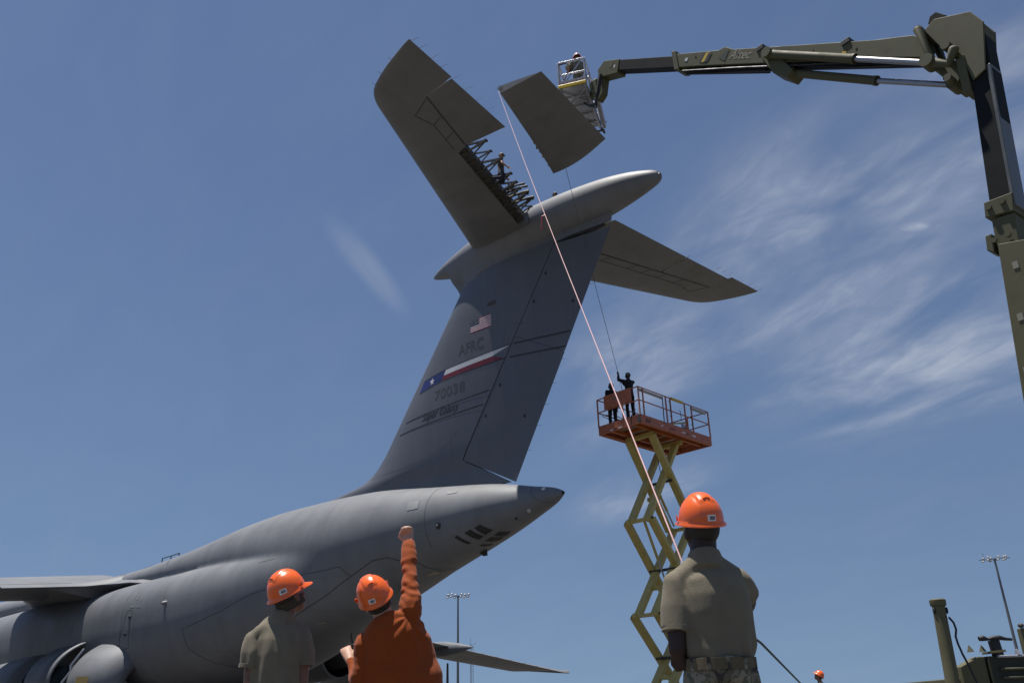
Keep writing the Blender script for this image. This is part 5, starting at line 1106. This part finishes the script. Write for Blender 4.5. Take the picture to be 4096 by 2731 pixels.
# --- far ground man looking up ------------------------------------------------
J,f=stand((9.15,28.1,0),R(78),1.0,hf=(0,.8,.6),hu=(0,-.5,1)); STK=0
person('small distant person in orange hard hat at the lower right, looking up',J,f,M_skinM,M_greycloth,M_camo,fine=False,sticker=False)
# --- two on the scissor lift -----------------------------------------------------
dz=10.0+.34
b7=SM@Vector((-1.60,.70,dz-.12)); J,f=stand(b7,R(25),1.06,hf=(-.3,.8,.55),hu=(0,-.4,1)); STK=0
M_cap=mat('grey_cap',(.10,.095,.085),.7,var=.2)
person('black-clad person standing on the scissor lift, left of the two, behind its front panel',J,f,M_skinD,M_navycloth,M_navycloth,sleeve='long',hat=None,cap=M_cap,fine=False,boots=M_black)
b8=SM@Vector((-1.72,-.22,dz)); J,f=stand(b8,R(20),1.06,hf=(-.35,.8,.5),hu=(0,-.4,1),elL=(-.30,.14,1.52),wrL=(-.22,.28,1.80),elR=(.02,.30,1.42),wrR=(-.14,.36,1.66)); J8=J
person('black-clad person on the scissor lift hauling the thin line with raised arms',J,f,M_skinD,M_navycloth,M_navycloth,sleeve='long',hat=None,cap=M_cap,fine=False,boots=M_black,curl=(1.2,1.2))
# --- one on the stabiliser spar ---------------------------------------------------
hp=AM@st3(2.70,3.66,.12); J,f=stand(hp-Vector((0,0,.98)),R(-100),1.05,hipL=(-.09,0,.94),hipR=(.09,0,.94),knL=(-.14,.06,.70),knR=(.14,.06,.70),anL=(-.12,-.34,.74),anR=(.12,-.34,.74),hf=(.1,.75,-.45),hu=(0,.4,1),elR=(.30,.10,1.16),wrR=(.30,.28,.98),elL=(-.26,.0,1.14),wrL=(-.28,.15,.93))
# seated: shins tucked under
person('person with dark vest and cap working on the open rear spar of the stabiliser',J,f,M_skinM,M_greycloth,M_denim,hat=None,cap=M_hairB,fine=False,hair=M_hairB,boots=M_black)
# --- operator in the basket -----------------------------------------------------------
bp=F+WD*.56+DD*.55+Vector((0,0,.04)); J,f=stand(bp,R(12),.98,hf=(-.2,.9,-.1),hu=(0,.1,1),elL=(-.30,.05,1.15),wrL=(-.36,.25,.98),wrR=(.1,.35,1.1),elR=(.25,.12,1.12))
M_rhat=mat('red_white_hat',(.62,.06,.04),.35,coat=.3)
q=person('operator person in the basket wearing a red and white hard hat',J,f,M_skinM,M_camo,M_camo,hat=M_rhat,fine=False,sticker=False)
hc=J['head']-q[1]+q[2]@Vector((0,-.005,.04)); MB().ell([(hc+q[2]@Vector((0,0,z_)),.124*k,.148*k) for z_,k in ((.0,1.02),(.03,1.03),(.06,.97),(.062,.90))],20,up=q[2]@Vector((0,1,0)),cap=False).build('hat_band',M_white,q[0],smooth=40)
# --- head showing over the bullet fairing --------------------------------------------
hp=at(1275,441,D=(aw(3.1,-.75,19.3)-Vector((0,0,CAM_Z))).dot(FW)); J,f=stand(hp-Vector((0,0,1.80)),R(40),1.0,hf=(0,.9,-.2))
person('person barely showing above the bullet fairing, only the top of the head visible',J,f,M_skinM,M_greycloth,M_denim,hat=None,cap=M_hairB,fine=False,hair=M_hairB,legs=True)
# ------------------------------------------------------------------ ropes
def rope(name,pts,r,m,label,cat):
    p0=Vector(pts[0]); n=14; P=[]
    for i in range(len(pts)-1):
        for k in range(n): P.append(Vector(pts[i]).lerp(Vector(pts[i+1]),k/n))
    P.append(Vector(pts[-1])); return MB().path(P,r,8).build(name,m,None,smooth=60,label=label,category=cat)
def ropemat():
    m=bpy.data.materials.new('pink_rope'); m.use_nodes=True; t=m.node_tree; b=t.nodes['Principled BSDF']; b.inputs['Roughness'].default_value=.8
    co=t.nodes.new('ShaderNodeTexCoord'); w_=t.nodes.new('ShaderNodeTexWave'); w_.bands_direction='DIAGONAL'; w_.inputs['Scale'].default_value=26; w_.inputs['Distortion'].default_value=6; w_.inputs['Detail'].default_value=3
    t.links.new(co.outputs['Object'],w_.inputs['Vector']); r=t.nodes.new('ShaderNodeValToRGB'); r.color_ramp.elements[0].color=(.50,.19,.20,1); r.color_ramp.elements[1].color=(.62,.44,.43,1); r.color_ramp.elements[1].position=.5
    t.links.new(w_.outputs['Fac'],r.inputs['Fac']); t.links.new(r.outputs[0],b.inputs['Base Color']); return m
M_rope=ropemat()
e0=AM@el3(sHg(5.92)+.02,5.98,-.05); e1=AM@el3(sHg(1.2)-.5,1.25,-.1)
h3=A(2728,2246,Y3+.42)
mid=e0.lerp(h3,.5)-Vector((0,0,.10))
rp_=rope('tag_line',[e0,e0.lerp(h3,.25)-Vector((0,0,.07)),mid,e0.lerp(h3,.75)-Vector((0,0,.07)),h3,A(2745,2330,Y3+.40),A(2780,2500,Y3+.36)],.0050,M_rope,'pink rope running from the hanging elevator down to the person on the right','rope')
kp=e0.lerp(h3,.66)-Vector((0,0,.08)); MB().path([kp,kp+Vector((-.05,0,-.02)),kp+Vector((-.06,0,-.25))],.012,6).build('rope_tie',M_flagred,rp_)
w8=(J8['wrL']+Vector((0,.05,.10))); rope('guide_line',[e1,e1.lerp(w8,.5)-Vector((0,0,.12)),w8,J8['wrR']+Vector((0,.03,.05)),J8['wrR']+Vector((.1,0,-.7))],.009,mat('grey_line',(.10,.10,.10),.7),'thin grey line from the hanging elevator to the scissor lift','line')
rope('slack_line',[A(3010,2545,Y3+.35),A(3045,2571,5.1),A(3200,2729,7.5),A(3330,2860,9.5),Vector((4.9,13,.02))],.007,mat('dark_green_line',(.03,.045,.04),.7),'thin dark line dropping from the rope handler\'s right side to the ground','line')
